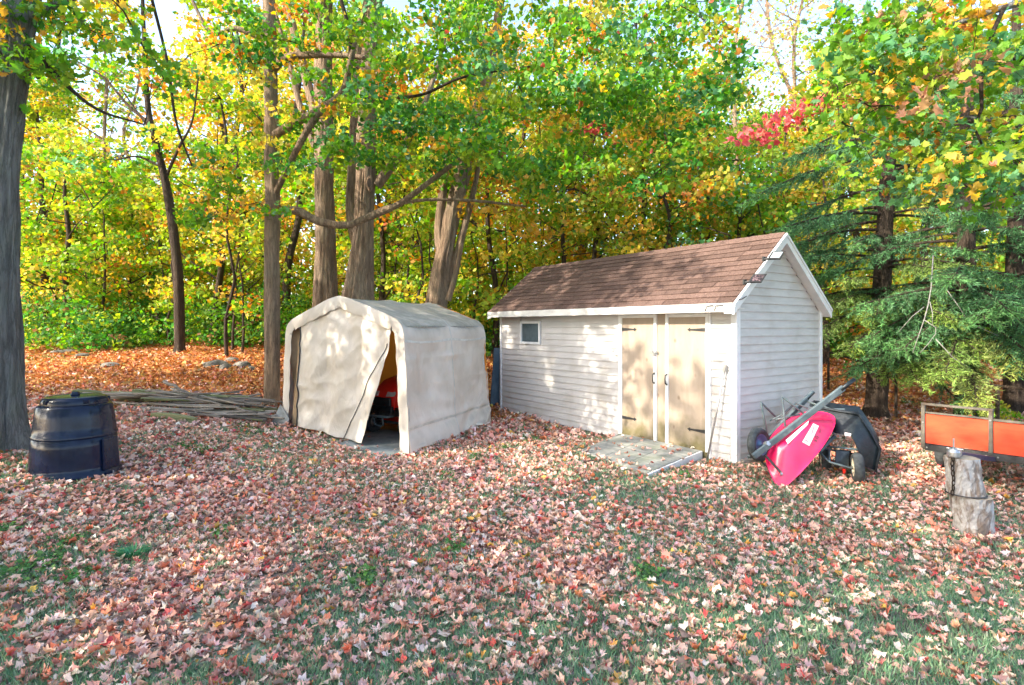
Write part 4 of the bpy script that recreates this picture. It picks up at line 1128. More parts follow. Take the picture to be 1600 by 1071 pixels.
# ------------------------------------------------------------------ TRAILER, LOGS
def build_trailer():
    A = Vector((4.80, 6.60, 0)); ux = Vector((.605, -.796, 0)); uy = Vector((.796, .605, 0))
    ang = math.atan2(ux.y, ux.x)
    R = empty('utility_trailer', A, 'orange sided utility trailer with grey frame resting on a cut log', 'trailer', rz=ang)
    # local x along the front, y backwards, z up
    zb = .43
    W = 1.28
    MB().box(.035, .615, .0, .012, zb + .06, zb + .405).build('front_panel', M['orange'], R)
    MB().box(.655, W - .04, .0, .012, zb + .055, zb + .395).build('front_panel', M['orange'], R)
    fr = MB()
    for x, h in ((0, .50), (.615, .50), (W - .04, .42)):
        fr.box(x, x + .038, -.022, .025, zb, zb + h)
    fr.box(.038, .615, -.018, .02, zb + .405, zb + .425)
    fr.box(.0, .655, -.024, .027, zb + .50, zb + .525)
    fr.box(.655, W, -.018, .02, zb + .395, zb + .42)
    fr.build('panel_frame', noise_mat('weathered_frame', (.055, .048, .04), (.16, .14, .11), 7, .6, .3, dirt=((.12, .07, .04), 9, .55, .6)), R, bevel=.003)
    MB().box(0.04, W - .04, -.03, .03, zb - .02, zb + .05).box(0, .04, .03, 1.9, zb - .02, zb + .05).box(W - .04, W, .03, 1.9, zb - .02, zb + .05).build('chassis', M['black_iron'], R, bevel=.003)
    MB().box(.04, W - .04, .03, 1.9, zb + .052, zb + .07).build('bed', M['old_wood'], R)
    for x in (0.0, W - .014):
        MB().box(x, x + .012, .03, 1.9, zb + .075, zb + .20).build('side_panel', M['orange'], R)
    for x in (-.09, W + .09):
        wheel_at(R, Vector((x, 1.15, .235)), (1, 0, 0), .235, .12, M['rim_cream'])
    MB().tube([(-.05, 1.15, .235), (W + .05, 1.15, .235)], .02, 8).box(.2, .24, 1.1, 1.2, .24, zb - .02).box(W - .24, W - .2, 1.1, 1.2, .24, zb - .02).build('axle', M['black_iron'], R)
    b = MB()
    for x in (.06, .33, .60, .70, .95, 1.2):
        b.tube([(x, -.034, zb + .015), (x, -.028, zb + .015)], .009, 8)
    b.tube([(.02, -.03, zb + .30), (.02, -.02, zb + .3)], .009, 8); b.tube([(.634, -.03, zb + .40), (.634, -.02, zb + .4)], .010, 8)
    b.build('bolt', M['steel'], R)
    # tongue
    inv = (Matrix.Translation(A) @ Matrix.Rotation(ang, 4, 'Z')).inverted()
    cpl = inv @ at(1490, 708, 5.0); end = Vector((.64, .1, zb - .035))
    st = cpl + Vector((0, 0, -.005))
    d = end - st
    q = d.to_track_quat('X', 'Z').to_matrix().to_4x4()
    MB().box(.06, d.length, -.03, .03, -.025, .025, Matrix.Translation(st) @ q).build('tongue', noise_mat('tongue_blue', (.03, .035, .08), (.06, .06, .13), 8, .4, metallic=.2), R, bevel=.004)
    c = MB()
    Mc = Matrix.Translation(cpl) @ q
    c.lathe([(.0, .045), (.035, .04), (.05, .01), (.05, -.03), (.035, -.04)], 20, Matrix.Translation(cpl))
    c.box(0, .14, -.035, .035, -.02, .03, Mc)
    cp = c.build('coupler', M['steel'], R, smooth=False, bevel=.006, bseg=2)
    MB().tube([cpl + Vector((0, 0, .03)), cpl + Vector((0, 0, .13))], [.008, .008], 8).tube([cpl + Vector((-.05, 0, .035)), cpl + Vector((.07, 0, .04))], .009, 8).build('latch_lever', M['steel'], cp)
build_trailer()

def log_mesh(r0, r1, h, lean, seedv, seg=40, rows=14):
    b = MB(); V = []
    rr = random.Random(seedv)
    for i in range(rows + 1):
        t = i / rows
        for k in range(seg):
            a = 2 * PI * k / seg
            q = Vector((math.cos(a) * 1.8, math.sin(a) * 1.8, t * 2.2 + seedv))
            f = 1 + .10 * mnoise.fractal(q, 1, 2, 4) + .035 * (mnoise.noise(q * 5) > .1)
            r = (r0 + (r1 - r0) * t) * f
            V.append((r * math.cos(a) + lean[0] * t, r * math.sin(a) + lean[1] * t, h * t))
    b.add(V, [(i * seg + k, i * seg + (k + 1) % seg, (i + 1) * seg + (k + 1) % seg, (i + 1) * seg + k) for i in range(rows) for k in range(seg)])
    n = len(b.v)
    b.add([], [])
    b.f.append(tuple(range(seg - 1, -1, -1))); b.m.append(1)
    b.f.append(tuple(rows * seg + k for k in range(seg))); b.m.append(1)
    return b

def build_logs():
    lx, ly = at(1521, 845, 5.02).xy
    g = gz(lx, ly)
    lo = empty('cut_log', (lx, ly, g - .02), 'wider pale barked log standing on the grass under another log', 'log', rz=.3)
    log_mesh(.140, .150, .37, (-.03, .0), 3).build('bark', [M['bark_birch'], M['cut_wood']], lo, smooth=False)
    MB().tube([(.17 * math.cos(t), .17 * math.sin(t), 0) for t in [k * .1 for k in range(4)]], .02, 6).build('knot', M['bark_dark'], lo)
    up = empty('cut_log', (lx - .07, ly, g + .35), 'narrower upper log holding the trailer coupler with a chain on its left side', 'log', rz=1.1)
    log_mesh(.135, .122, .33, (-.0, .03), 8).build('bark', [M['bark_birch'], M['cut_wood']], up, smooth=False)
    # wire round the joint
    b = MB(); b.tube([(.148 * math.cos(t), .148 * math.sin(t), .012) for t in [2 * PI * k / 32 for k in range(33)]], .006, 6, cap=False)
    b.build('wire_band', M['black_iron'], up)
    # chain hanging on the left
    ch = empty('chain', (lx - .07, ly, g + .35), 'rusty dark chain hanging down the left side of the upper log', 'chain')
    for i in range(8):
        c = Vector((-.148 - .006 * math.sin(i), -.045, .33 - i * .043))
        ring = []
        for k in range(13):
            t = 2 * PI * k / 12
            if i % 2: ring.append(c + Vector((.013 * math.cos(t), 0, .026 * math.sin(t))))
            else: ring.append(c + Vector((0, .013 * math.cos(t), .026 * math.sin(t))))
        MB().tube(ring, .005, 5, cap=False).build('chain_link', M['bark_dark'], ch)
build_logs()

# ------------------------------------------------------------------ FENCE
def build_fence():
    R = empty('pipe_fence', (7.5, 8, gz(7.5, 8)), 'thin dark pipe fence running behind the spruces', 'fence')
    base = R.location
    ys = [6.2, 8.7, 11.0, 13.35, 15.9, 18.5]
    for y in ys:
        g = gz(7.5, y)
        MB().tube([Vector((7.5, y, g - .1)) - base, Vector((7.5, y, g + .95)) - base], .027, 8).build('fence_post', M['bark_dark'], R, smooth=True)
    for y0, y1 in zip(ys, ys[1:]):
        MB().tube([Vector((7.5, y0, gz(7.5, y0) + .93)) - base, Vector((7.5, y1, gz(7.5, y1) + .93)) - base], .021, 8).build('fence_rail', M['bark_dark'], R)
build_fence()

# ------------------------------------------------------------------ BOARD PILE
def build_pile():
    rr = random.Random(21)
    grp = 'old boards and poles of the lumber pile'
    lab = 'weathered grey board lying in the lumber pile left of the canvas shelter'
    labp = 'thin bare pole lying in the lumber pile left of the canvas shelter'
    def board(c, L_, w, h, yaw, pitch, mat, name, label, roll=0.0, g_=grp, cat=None):
        b = MB()
        # slightly warped board of 3 segments
        n = 4; V = []
        bend = rr.uniform(-.03, .03)
        for i in range(n + 1):
            x = -L_ / 2 + L_ * i / n; zz = bend * (1 - (2 * i / n - 1) ** 2)
            V += [(x, -w / 2, zz), (x, w / 2, zz), (x, w / 2, zz + h), (x, -w / 2, zz + h)]
        Fs = [(i * 4 + k, i * 4 + (k + 1) % 4, i * 4 + 4 + (k + 1) % 4, i * 4 + 4 + k) for i in range(n) for k in range(4)] + [(3, 2, 1, 0), (n * 4, n * 4 + 1, n * 4 + 2, n * 4 + 3)]
        o = b.add(V, Fs).build(name, mat, None, bevel=.003)
        o.location = c; o.rotation_euler = (roll, pitch, yaw)
        tag(o, label, cat or ('board' if name == 'old_board' else 'pole'), g_)
        return o
    def pole(c, L_, r, yaw, pitch, label=labp, mat=None):
        n = 6
        pts = [Vector((-L_ / 2 + L_ * i / n, rr.uniform(-.02, .02), rr.uniform(-.02, .02))) for i in range(n + 1)]
        o = MB().tube(pts, [r * (1.15 - .5 * i / n) for i in range(n + 1)], 7).build('bare_pole', mat or M['old_wood'], None, smooth=True)
        o.location = c; o.rotation_euler = (0, pitch, yaw)
        tag(o, label, 'pole', grp)
    def bl_(x, y, i):
        m_ = M['old_wood'] if i % 5 else M['moss_wood']
        c_ = 'weathered grey' if i % 5 else 'mossy green'
        p_ = 'left end' if x < -6.4 else ('left middle' if x < -5.9 else ('right middle' if x < -5.3 else 'right end'))
        q_ = 'back' if y > 10.75 else ('front' if y < 10.35 else 'centre')
        return m_, 'old_board', f'{c_} board lying at the {q_} of the lumber pile near its {p_}'
    for i in range(38):
        t = rr.random()
        x = -7.0 + 2.9 * t; y = 10.75 - .35 * t + rr.uniform(-.55, .45)
        if y < 10.1 and x > -4.7: x -= .7
        z = gz(x, y) + .03 + .24 * rr.random() * (1 - abs(y - 10.55) / 1.2)
        L_ = rr.uniform(1.3, 2.8)
        yaw = rr.gauss(-.04, .20)
        if x + L_ / 2 > -4.25 and y < 10.9: x = -4.3 - L_ / 2
        slope = math.atan2(gz(x - .5, y) - gz(x + .5, y), 1.0)
        board((x, y, z), L_, rr.choice([.045, .07, .09, .12]), rr.uniform(.018, .035), yaw, slope * .5 + rr.gauss(0, .035), *bl_(x, y, i))
    for i in range(13):
        x = rr.uniform(-7.0, -5.4); y = rr.uniform(10.2, 11.0)
        L_ = rr.uniform(1.2, 2.4)
        slope = math.atan2(gz(x - .5, y) - gz(x + .5, y), 1.0)
        yw = rr.gauss(-.05, .35)
        pole((x, y, gz(x, y) + rr.uniform(.10, .34)), L_, rr.uniform(.012, .025), yw, slope * .5 + rr.gauss(0, .06),
             f"{'long' if L_ > 1.8 else 'short'} thin bare pole lying {'slanted' if abs(yw) > .25 else 'lengthwise'} on the {'left' if x < -6.3 else 'middle'} {'back' if y > 10.6 else 'front'} of the lumber pile")
    for i in range(12):
        x = rr.uniform(-6.1, -4.9); y = rr.uniform(9.75, 10.2)
        board((x, y, gz(x, y) + .02 + .10 * rr.random()), rr.uniform(1.0, 1.9), rr.choice([.04, .06, .08]), .022, rr.gauss(.05, .14), rr.gauss(0.03, .03), M['old_wood'], 'old_board', f"{'thicker' if i % 2 else 'thinner'} grey board lying low at the near edge of the lumber pile")
    # individual ones
    board((-6.4, 11.15, gz(-6.4, 11.15) + .08), 2.2, .16, .11, -.03, .08, M['moss_wood'], 'old_board', 'long mossy green beam at the back of the lumber pile')
    board((-7.55, 10.9, gz(-7.55, 10.9) + .03), 1.7, .18, .12, .12, .13, M['moss_wood'], 'old_board', 'mossy green beam at the left end of the lumber pile near the bin')
    board((-5.62, 9.35, gz(-5.62, 9.35) + .02), .75, .10, .09, -.05, .11, M['moss_wood'], 'old_board', 'short thick green topped beam lying in front of the lumber pile')
    pole((-5.2, 10.1, gz(-5.2, 10.1) + .22), 1.6, .022, -.35, .12, 'long pole lying across the right part of the lumber pile')
    pole((-6.25, 10.6, gz(-6.25, 10.6) + .36), 1.1, .03, -.5, .22, 'stout grey pole slanting over the middle of the lumber pile')
build_pile()

# ------------------------------------------------------------------ STONES
def stone(px, py, Y, r, label, sq=(1, .8, .6), seedv=0, group=None):
    p = at(px, py, Y); z = gz(p.x, p.y)
    bm = bmesh.new(); bmesh.ops.create_icosphere(bm, subdivisions=3, radius=1)
    for v in bm.verts:
        f = 1 + .25 * mnoise.noise(v.co * 1.3 + Vector((seedv * 3.1, 0, 0))) + .08 * mnoise.noise(v.co * 4 + Vector((seedv, 2, 0)))
        v.co = Vector((v.co.x * sq[0], v.co.y * sq[1], v.co.z * sq[2])) * (r * f)
    me = bpy.data.meshes.new('stone'); bm.to_mesh(me); bm.free(); me.materials.append(M['stone'])
    o = link(bpy.data.objects.new('stone', me)); o.location = (p.x, p.y, z + r * sq[2] * .25); o.rotation_euler = (0, 0, seedv)
    tag(o, label, 'stone', group)
g_ = 'grey field stones heaped in the leaves'
stone(338, 545, 14.6, .30, 'longest pale stone at the left of the heap behind the lumber pile', (1.1, .6, .45), 1, g_)
stone(352, 550, 14.3, .20, 'squat grey stone in the middle of the heap behind the lumber pile', (1.1, .7, .6), 2, g_)
stone(378, 545, 14.6, .24, 'pale rounded stone at the right of the heap behind the lumber pile', (1, .8, .6), 3, g_)
stone(362, 540, 15.2, .20, 'small stone at the back of the heap behind the lumber pile', (1, .8, .5), 4, g_)
stone(392, 550, 14.4, .14, 'smallest stone at the right end of the heap behind the lumber pile', (1, .8, .5), 5, g_)
stone(172, 540, 14.5, .20, 'dark low stone in the orange leaves at the left', (1.3, .8, .4), 6)
stone(102, 505, 17.0, .26, 'pale flat stone near the undergrowth at the far left', (1.4, .8, .4), 7)
stone(129, 522, 16.0, .20, 'grey block like stone beside green ground cover at the left', (1.3, .8, .5), 8)
stone(155, 741, 5.95, .055, 'small white stone at the foot of the compost bin', (1, .9, .8), 9)

# ------------------------------------------------------------------ TREES
def trunk_part(parent, name, path, mat, seg=14, step=0.14, rough=.10, flare=0.0, org=None, ridges=9, hole=None):
    """path: list of (x, y, z, r) world; org subtracts the tree's base"""
    org = org or Vector((0, 0, 0))
    pts = [Vector(p[:3]) - org for p in path]; rad = [p[3] for p in path]
    P_, R_ = catmull(pts, rad, step)
    n = len(P_); V = []
    prev = None
    sd = rng.uniform(0, 50)
    for i, p in enumerate(P_):
        d = (P_[min(i + 1, n - 1)] - P_[max(i - 1, 0)]); d.normalize()
        if prev is None:
            a = d.cross(Vector((0, 1, 0)));
            if a.length < .1: a = d.cross(Vector((1, 0, 0)))
        else: a = prev - d * prev.dot(d)
        a.normalize(); prev = a; b = d.cross(a)
        for k in range(seg):
            th = 2 * PI * k / seg
            dirv = a * math.cos(th) + b * math.sin(th)
            q = Vector((math.cos(th) * 1.2, math.sin(th) * 1.2, i * step * .9 + sd))
            f = 1 + rough * mnoise.noise(q) * 1.1
            if seg > 20:
                f += rough * .55 * mnoise.noise(Vector((math.cos(th) * ridges * .5, math.sin(th) * ridges * .5, i * step * 1.1 + sd)))
                f -= .15 * abs(mnoise.noise(Vector((math.cos(th) * ridges * .62, math.sin(th) * ridges * .62, i * step * 1.3 + sd + 9)))) - .02
                f -= .09 * abs(mnoise.noise(Vector((math.cos(th) * ridges * 1.6, math.sin(th) * ridges * 1.6, i * step * 3.2 + sd + 4)))) - .01
                f += rough * .25 * mnoise.noise(Vector((math.cos(th) * ridges * 1.3, math.sin(th) * ridges * 1.3, i * step * 2.5 + sd)))
            if flare and i * step < flare * 2.2:
                t = 1 - i * step / (flare * 2.2)
                f += t * t * (.45 + .35 * math.cos(th * 5 + sd))
            co = p + dirv * (R_[i] * f)
            V.append(co)
    Fs = [(i * seg + k, i * seg + (k + 1) % seg, (i + 1) * seg + (k + 1) % seg, (i + 1) * seg + k) for i in range(n - 1) for k in range(seg)]
    Fs.append(tuple((n - 1) * seg + k for k in range(seg)))
    return MB().add(V, Fs).build(name, mat, parent, smooth=True), [p + org for p in P_], R_

def pxpath(lst, depth):
    """[(px, py, halfwidth_px[, depth])] -> world path"""
    out = []
    for q in lst:
        Y = q[3] if len(q) > 3 else depth
        p = at(q[0], q[1], Y)
        out.append((p.x, p.y, p.z, q[2] / F * Y))
    return out

def twigs_to(parent, name, starts, centres, mat, org, r=.02):
    """thin branches from the nearest limb point to each leaf clump"""
    S = np.array([list(p) for p in starts])
    todo = [np.asarray(c, float) for c in centres]
    D0 = [np.min(np.linalg.norm(S - c, axis=1)) for c in todo]
    todo = [todo[q] for q in np.argsort(D0)]
    b = MB(); lvl = {}
    for c in todo:
        d = np.linalg.norm(S - c, axis=1) + np.clip(S[:, 2] - c[2] - .3, 0, 9) * .5
        j = int(np.argmin(d)); s = Vector(S[j]); e = Vector(c)
        L_ = (e - s).length
        if L_ < .12 or L_ > 3.2: 
            S = np.vstack([S, c]); continue
        mid = s.lerp(e, .5) + Vector((0, 0, .06 * L_)) + Vector(rng.normal(size=3) * .07 * L_)
        q1 = s.lerp(mid, .5) + Vector(rng.normal(size=3) * .04 * L_)
        rr_ = min(r, .005 + L_ * .006)
        b.tube([s - org, q1 - org, mid - org, e - org], [rr_, rr_ * .8, rr_ * .6, rr_ * .4], 5, cap=False)
        S = np.vstack([S, list(mid), list(e)])
        for _ in range(2):
            t_ = e + Vector(rng.normal(size=3) * .25); b.tube([mid - org, mid.lerp(t_, .6) + Vector((0, 0, .03)) - org, t_ - org], [rr_ * .45, rr_ * .3, .002], 4, cap=False)
    if b.v:
        o = b.build(name, mat, parent, smooth=True)
        o['kind'] = 'stuff'
        return o

def crown(parent, centres, cols, per, spread, size, tm='quad', flat=.5, org=Vector((0, 0, 0)), up=.5, tilt=.8, amt=.2, name='crown'):
    P_, C_ = clump_points(centres, cols, per, spread, flat)
    S_ = size * rng.uniform(.65, 1.25, len(P_))
    o = leaves(name, P_ - np.array(org), S_, jitter_cols(C_, amt), M['leaf'], parent, tm, up=up, tilt=tilt, crumple=.55 if tm != 'quad' else 0)
    o['kind'] = 'stuff'
    return o

# --- the big trunk at the left edge
def maple(name, label, trunk, limbs, depth, mat, cl, per, spread, size, tm, group=None, flare=.3, seg=30, rough=.12, flat=.45, cat='tree', twig=.022, up=.5, tilt=.8, amt=.22):
    tp_ = [(a_, b_, c_, r_ * (.82 if group is None else 1)) for a_, b_, c_, r_ in pxpath(trunk, depth)]
    bx, by = tp_[0][0], tp_[0][1]
    g = gz(bx, by)
    tp_[0] = (bx, by, g - .05, tp_[0][3])
    org = Vector((bx, by, g))
    R = empty(name, org, label, cat, group)
    _, tpts, trad = trunk_part(R, 'trunk', tp_, mat, seg=seg, step=.10, rough=rough, flare=flare, org=org)
    starts = [p for p in tpts if p.z > g + 2.2]
    for lm in limbs:
        lp_ = pxpath(lm, depth)
        _, pts, _r = trunk_part(R, 'limb', lp_, M['bark_dark'] if lp_[0][3] < .055 else mat, seg=10, step=.12, rough=.10, org=org)
        starts += pts
    if cl:
        cen = np.array([list(c[0]) for c in cl]); col = np.array([c[1] for c in cl])
        crown(R, cen, col, per, spread, size, tm, flat, org, up, tilt, amt)
        twigs_to(R, 'twigs', starts, cen, M['bark_dark'], org, twig)
    return R

def cloud(region, n, Y0, Y1, mix):
    """clump centres spread through a block seen in a photo region, at real depths Y0..Y1"""
    out = []
    cols = palette(n, mix)
    for i in range(n):
        x0, y0, x1, y1 = region[rng.integers(len(region))] if isinstance(region, list) else region
        Y = rng.uniform(Y0, Y1)
        out.append((at(rng.uniform(x0, x1), rng.uniform(y0, y1), Y), tuple(cols[i])))
    return out

MIXG = [(GREEN, 5), (DGREEN, 2), (LIME, 2), (BLUEG, 1), (YELLOW, .8), (GOLD, .7), (ORANGE, .55)]
MIXY = [(LIME, 5), (YELLOW, 2.4), (GREEN, 3.4), (GOLD, 1.1), (ORANGE, .5)]
MIXO = [(GOLD, 2.2), (YELLOW, 3.2), (ORANGE, 1.1), (LIME, 3.2)]

maple('maple_tree', 'massive grey fissured trunk at the left edge beside the compost bin',
      [(-10, 690, 46), (-6, 600, 42), (-4, 480, 33), (0, 330, 29), (8, 200, 26), (26, 60, 26), (40, -60, 26), (60, -220, 22), (80, -420, 17)],
      [[(40, 30, 9), (80, 10, 7), (150, -20, 5)], [(30, 60, 6), (90, 120, 3.5), (150, 170, 2.2), (225, 195, 1.2)], [(10, 200, 9), (-120, 100, 7), (-300, 0, 5)], [(50, -100, 14), (200, -260, 9), (360, -380, 5)]], 7.0, M['bark_grey'],
      cloud((-60, 0, 55, 180), 9, 6.2, 7.2, [(GREEN, 3), (LIME, 2), (GOLD, 2)]) + cloud((50, 10, 260, 130), 14, 6.5, 8.0, [(GREEN, 3), (DGREEN, 2), (GOLD, 2), (LIME, 1)]) + cloud((-500, -450, 400, -20), 70, 5.5, 9.5, MIXG) + cloud((-700, -300, -60, 250), 60, 5.5, 9, MIXG),
      36, .42, .12, 'maple', flare=.35, seg=96, rough=.20)

maple('maple_tree', 'straight slim maple rising between the lumber pile and the canvas shelter',
      [(425, 607, 15), (425, 500, 14), (425, 400, 13.5), (426, 330, 14), (424, 220, 13), (423, 110, 12.5), (420, 0, 11), (416, -160, 9), (412, -330, 6)],
      [[(426, 334, 8), (462, 329, 6.5), (497, 346, 6), (540, 352, 5.5), (575, 340, 5.5), (625, 318, 5), (690, 270, 4), (748, 229, 3.5)],
       [(556, 350, 4.5), (600, 326, 3.2), (660, 313, 2.6), (740, 314, 2.3), (822, 323, 1.6)],
       [(423, 112, 7, 11.6), (445, 92, 6.5, 11.2), (480, 86, 6, 11), (540, 87, 4.5, 10.8), (600, 95, 3, 10.6)],
       [(424, 214, 7, 11.6), (470, 188, 6, 11.2), (510, 166, 5.5, 11), (560, 130, 4, 10.8), (640, 95, 2.5, 10.6), (720, 60, 1.5, 10.3)],
       [(426, 312, 4.5, 11.6), (468, 226, 5, 11.0), (500, 175, 5.5, 10.8), (535, 145, 5.5, 10.7), (548, 95, 5, 10.6), (560, 40, 4, 10.4), (585, -20, 3, 10.2)],
       [(548, 90, 4, 10.6), (546, 50, 3.5, 10.4), (530, -10, 3, 10.2)],
       [(530, 150, 2.6, 10.7), (600, 153, 2.4, 10.4), (660, 148, 2.2, 10.2), (720, 122, 2, 10.1), (800, 108, 1.6, 10), (880, 98, 1.2, 9.8)],
       [(420, 66, 5), (370, 45, 4), (330, 52, 3), (300, 0, 2.5), (270, -60, 2)],
       [(422, 140, 3, 11.6), (380, 80, 2.4, 11.2), (370, 50, 2, 11.2)],
       [(235, -10, 2.5, 9.5), (262, 100, 2.3, 9.8), (275, 190, 1.8, 10), (300, 260, 1.2, 10.2)]],
      11.6, M['bark'],
      cloud((430, 150, 760, 260), 46, 9.8, 11.8, MIXG) + cloud([(560, 0, 1150, 160)], 120, 8.6, 11.5, [(GREEN, 5), (DGREEN, 1.4), (BLUEG, 1.6), (LIME, 2), (GOLD, .6), (ORANGE, .3), (RED, .12)]) + cloud((730, 150, 1120, 300), 62, 9.0, 11.5, [(GREEN, 5), (DGREEN, 3), (LIME, 1.5), (GOLD, .4), (RED, .2)]) + cloud((250, 0, 560, 130), 36, 9.4, 12, MIXG + [(ORANGE, 1)]) + cloud((300, 230, 440, 350), 16, 10.6, 12, [(GREEN, 3), (GOLD, 1.5), (LIME, 2)]) + cloud((380, -350, 900, -10), 60, 9, 13, MIXG),
      54, .42, .112, 'rag', flare=.10, seg=48, rough=.10, flat=.42)

maple('old_tree', 'tall straight pale trunk just left of the hollow trunk behind the shelter',
      [(512, 600, 30), (510, 500, 25), (508, 400, 20), (507, 300, 18.5), (506, 200, 18), (505, 100, 16.5), (507, 0, 15), (510, -160, 13), (512, -380, 9)],
      [[(497, 200, 8), (478, 120, 7), (455, 30, 6), (440, -50, 5)], [(492, 230, 5), (470, 170, 5), (450, 90, 4), (430, 20, 3)], [(508, -100, 8), (600, -250, 5), (700, -330, 4)]], 13.6, M['bark'],
      cloud((300, -420, 720, -20), 60, 11.8, 15.5, MIXY) + cloud((440, 180, 620, 330), 18, 14.0, 15.8, MIXY), 60, .65, .17, 'quad', flare=.4, seg=72, rough=.13)

ht = maple('old_tree', 'thick hollow trunk with a dark knot hole and torn bark behind the shelter',
      [(550, 600, 42), (556, 500, 34), (560, 450, 28), (566, 380, 20), (570, 300, 18), (573, 220, 17), (577, 120, 17), (584, 20, 16), (590, -80, 15), (600, -300, 10)],
      [[(588, 290, 9), (615, 255, 7.5), (640, 215, 5.5), (668, 150, 4), (690, 80, 3), (710, -10, 2.5)], [(590, -40, 8), (660, -160, 6), (760, -260, 4)], [(560, 400, 7, 13.5), (548, 330, 8, 13.9), (552, 230, 7.5, 14), (556, 150, 7, 14)], [(556, 150, 7, 14), (566, 50, 6, 14), (580, -40, 5, 14)]], 13.0, M['bark'],
      cloud((480, -400, 1000, -20), 60, 11, 15, MIXG) + cloud((600, 60, 760, 240), 18, 12.6, 14.5, MIXY), 60, .65, .17, 'quad', flare=.3, seg=72, rough=.16)
hp = at(577, 286, 12.74) - ht.location
MB().lathe([(.0, 0), (.05, .0), (.062, .01), (.078, -.01), (.10, -.05)], 20, Matrix.Translation(hp) @ Matrix.Rotation(PI / 2, 4, 'X') @ Matrix.Diagonal((.8, 1.9, 1, 1))).build('knot_rim', M['bark'], ht, smooth=True)
MB().lathe([(.0, 0.012), (.055, .012)], 20, Matrix.Translation(hp) @ Matrix.Rotation(PI / 2, 4, 'X') @ Matrix.Diagonal((.85, 1.95, 1, 1))).build('knot_hole', noise_mat('hollow', (.01, .008, .006), (.03, .02, .015), 8, .95), ht)

maple('leaning_tree', 'gnarled trunk leaning right above the back of the canvas shelter',
      [(664, 620, 26), (674, 520, 23), (686, 450, 19), (696, 390, 16), (708, 330, 14), (720, 280, 16), (732, 235, 13), (748, 170, 11), (770, 80, 9), (790, -60, 7)],
      [[(700, 440, 7), (716, 390, 6), (728, 345, 5.5), (740, 300, 4.5), (752, 240, 3.5), (770, 180, 2.5)], [(690, 405, 8), (686, 360, 7.5), (692, 300, 7), (700, 250, 5), (706, 180, 4)], [(700, 470, 5, 13.6), (712, 430, 4, 13.6), (722, 380, 3, 13.5)]], 14.4, M['bark'],
      cloud((640, 150, 860, 330), 30, 13.4, 16, MIXG) + cloud((660, -300, 960, 60), 50, 12.5, 16.5, MIXY), 60, .65, .17, 'quad', flare=.2, seg=60, rough=.18)

maple('slim_tree', 'slim brown trunk leaning left above the orange leaf carpet at left',
      [(281, 534, 9.5), (279, 450, 9), (273, 380, 8), (265, 320, 8), (255, 270, 6.5), (240, 210, 6), (231, 165, 5), (226, 80, 4), (222, -20, 3)],
      [[(236, 195, 2.5), (200, 165, 2), (160, 120, 1.5), (100, 85, 1)], [(258, 280, 2.5), (280, 230, 2), (300, 190, 1.5), (310, 120, 1.2)], [(250, 260, 2), (215, 245, 1.5), (180, 250, 1)], [(243, 215, 2), (218, 180, 1.5), (190, 140, 1)]], 16.6, M['bark_dark'],
      cloud((160, -60, 330, 120), 22, 15.5, 18, MIXY) + cloud((60, 200, 330, 330), 22, 15.5, 18, MIXG), 55, .55, .16, 'quad', flare=.12, seg=20, rough=.10)

# --- limb of an off-frame maple hanging in from the upper right
RM = [(GREEN, 5), (BLUEG, 3), (LIME, 2.6), (GOLD, .7), (ORANGE, .25), ((.58, .30, .18), .35)]
nm = maple('maple_tree', 'near maple whose green and gold boughs hang in from the upper right',
      [(1980, 800, 55, 6.2), (1960, 500, 48, 6.2), (1930, 200, 44, 6.2), (1900, -100, 38, 6.2), (1860, -500, 28, 6.2)],
      [[(1930, 60, 16), (1800, -10, 11), (1680, -20, 8), (1560, 15, 5), (1480, 40, 3), (1400, 40, 2)],
       [(1570, 10, 3.2, 5.6), (1548, 60, 3, 5.5), (1533, 120, 2.8, 5.4), (1534, 170, 2.4, 5.4), (1522, 200, 2, 5.4), (1535, 228, 1.4, 5.4)],
       [(1940, 330, 12), (1800, 240, 8), (1680, 190, 5), (1600, 196, 3), (1530, 186, 2.6), (1450, 176, 1.8), (1390, 165, 1)],
       [(1530, 190, 2, 5.6), (1490, 196, 2, 5.7), (1450, 190, 1.4, 5.8)],
       [(1760, 150, 7), (1640, 100, 4), (1500, 90, 3), (1380, 110, 2), (1290, 150, 1.2)],
       [(1900, -150, 14), (1700, -300, 9), (1500, -380, 6)]],
      6.0, M['bark_grey'],
      cloud([(1300, 20, 1600, 120), (1230, 60, 1600, 190)], 66, 5.0, 7.6, RM) + cloud((1420, 190, 1620, 320), 22, 4.8, 6.2, RM) + cloud((1270, 90, 1420, 200), 22, 5.8, 7.8, RM) + cloud((1330, 200, 1480, 300), 7, 5.2, 6.4, RM)
      + cloud((1330, -260, 2300, 0), 80, 4.5, 8, RM) + cloud((1620, 0, 2200, 300), 50, 4.5, 7.5, RM)
      + cloud((1400, 0, 1540, 40), 8, 5.5, 6.5, [(GOLD, 2), (ORANGE, 2), (YELLOW, 2)]),
      40, .36, .098, 'maple', flare=.3, seg=24, flat=.6, twig=.012, up=.2, tilt=.8)

rc = [at(px, py, Y) for px, py, Y in ((1166, 214, 5.9), (1192, 200, 5.9), (1216, 186, 5.8), (1242, 172, 5.8), (1268, 166, 5.7), (1296, 160, 5.7), (1206, 212, 5.9), (1250, 184, 5.8))]
crown(nm, np.array([list(p) for p in rc]), np.array([(.72, .17, .18), (.72, .25, .18), (.68, .13, .15), (.74, .22, .22)] * 2), 22, .21, .085, 'maple', .40, nm.location, .2, .8, .15, 'red_spray')
twigs_to(nm, 'twigs', [at(1330, 150, 6.6), at(1390, 165, 6.2)], [list(p) for p in rc], M['bark_dark'], nm.location, .01)

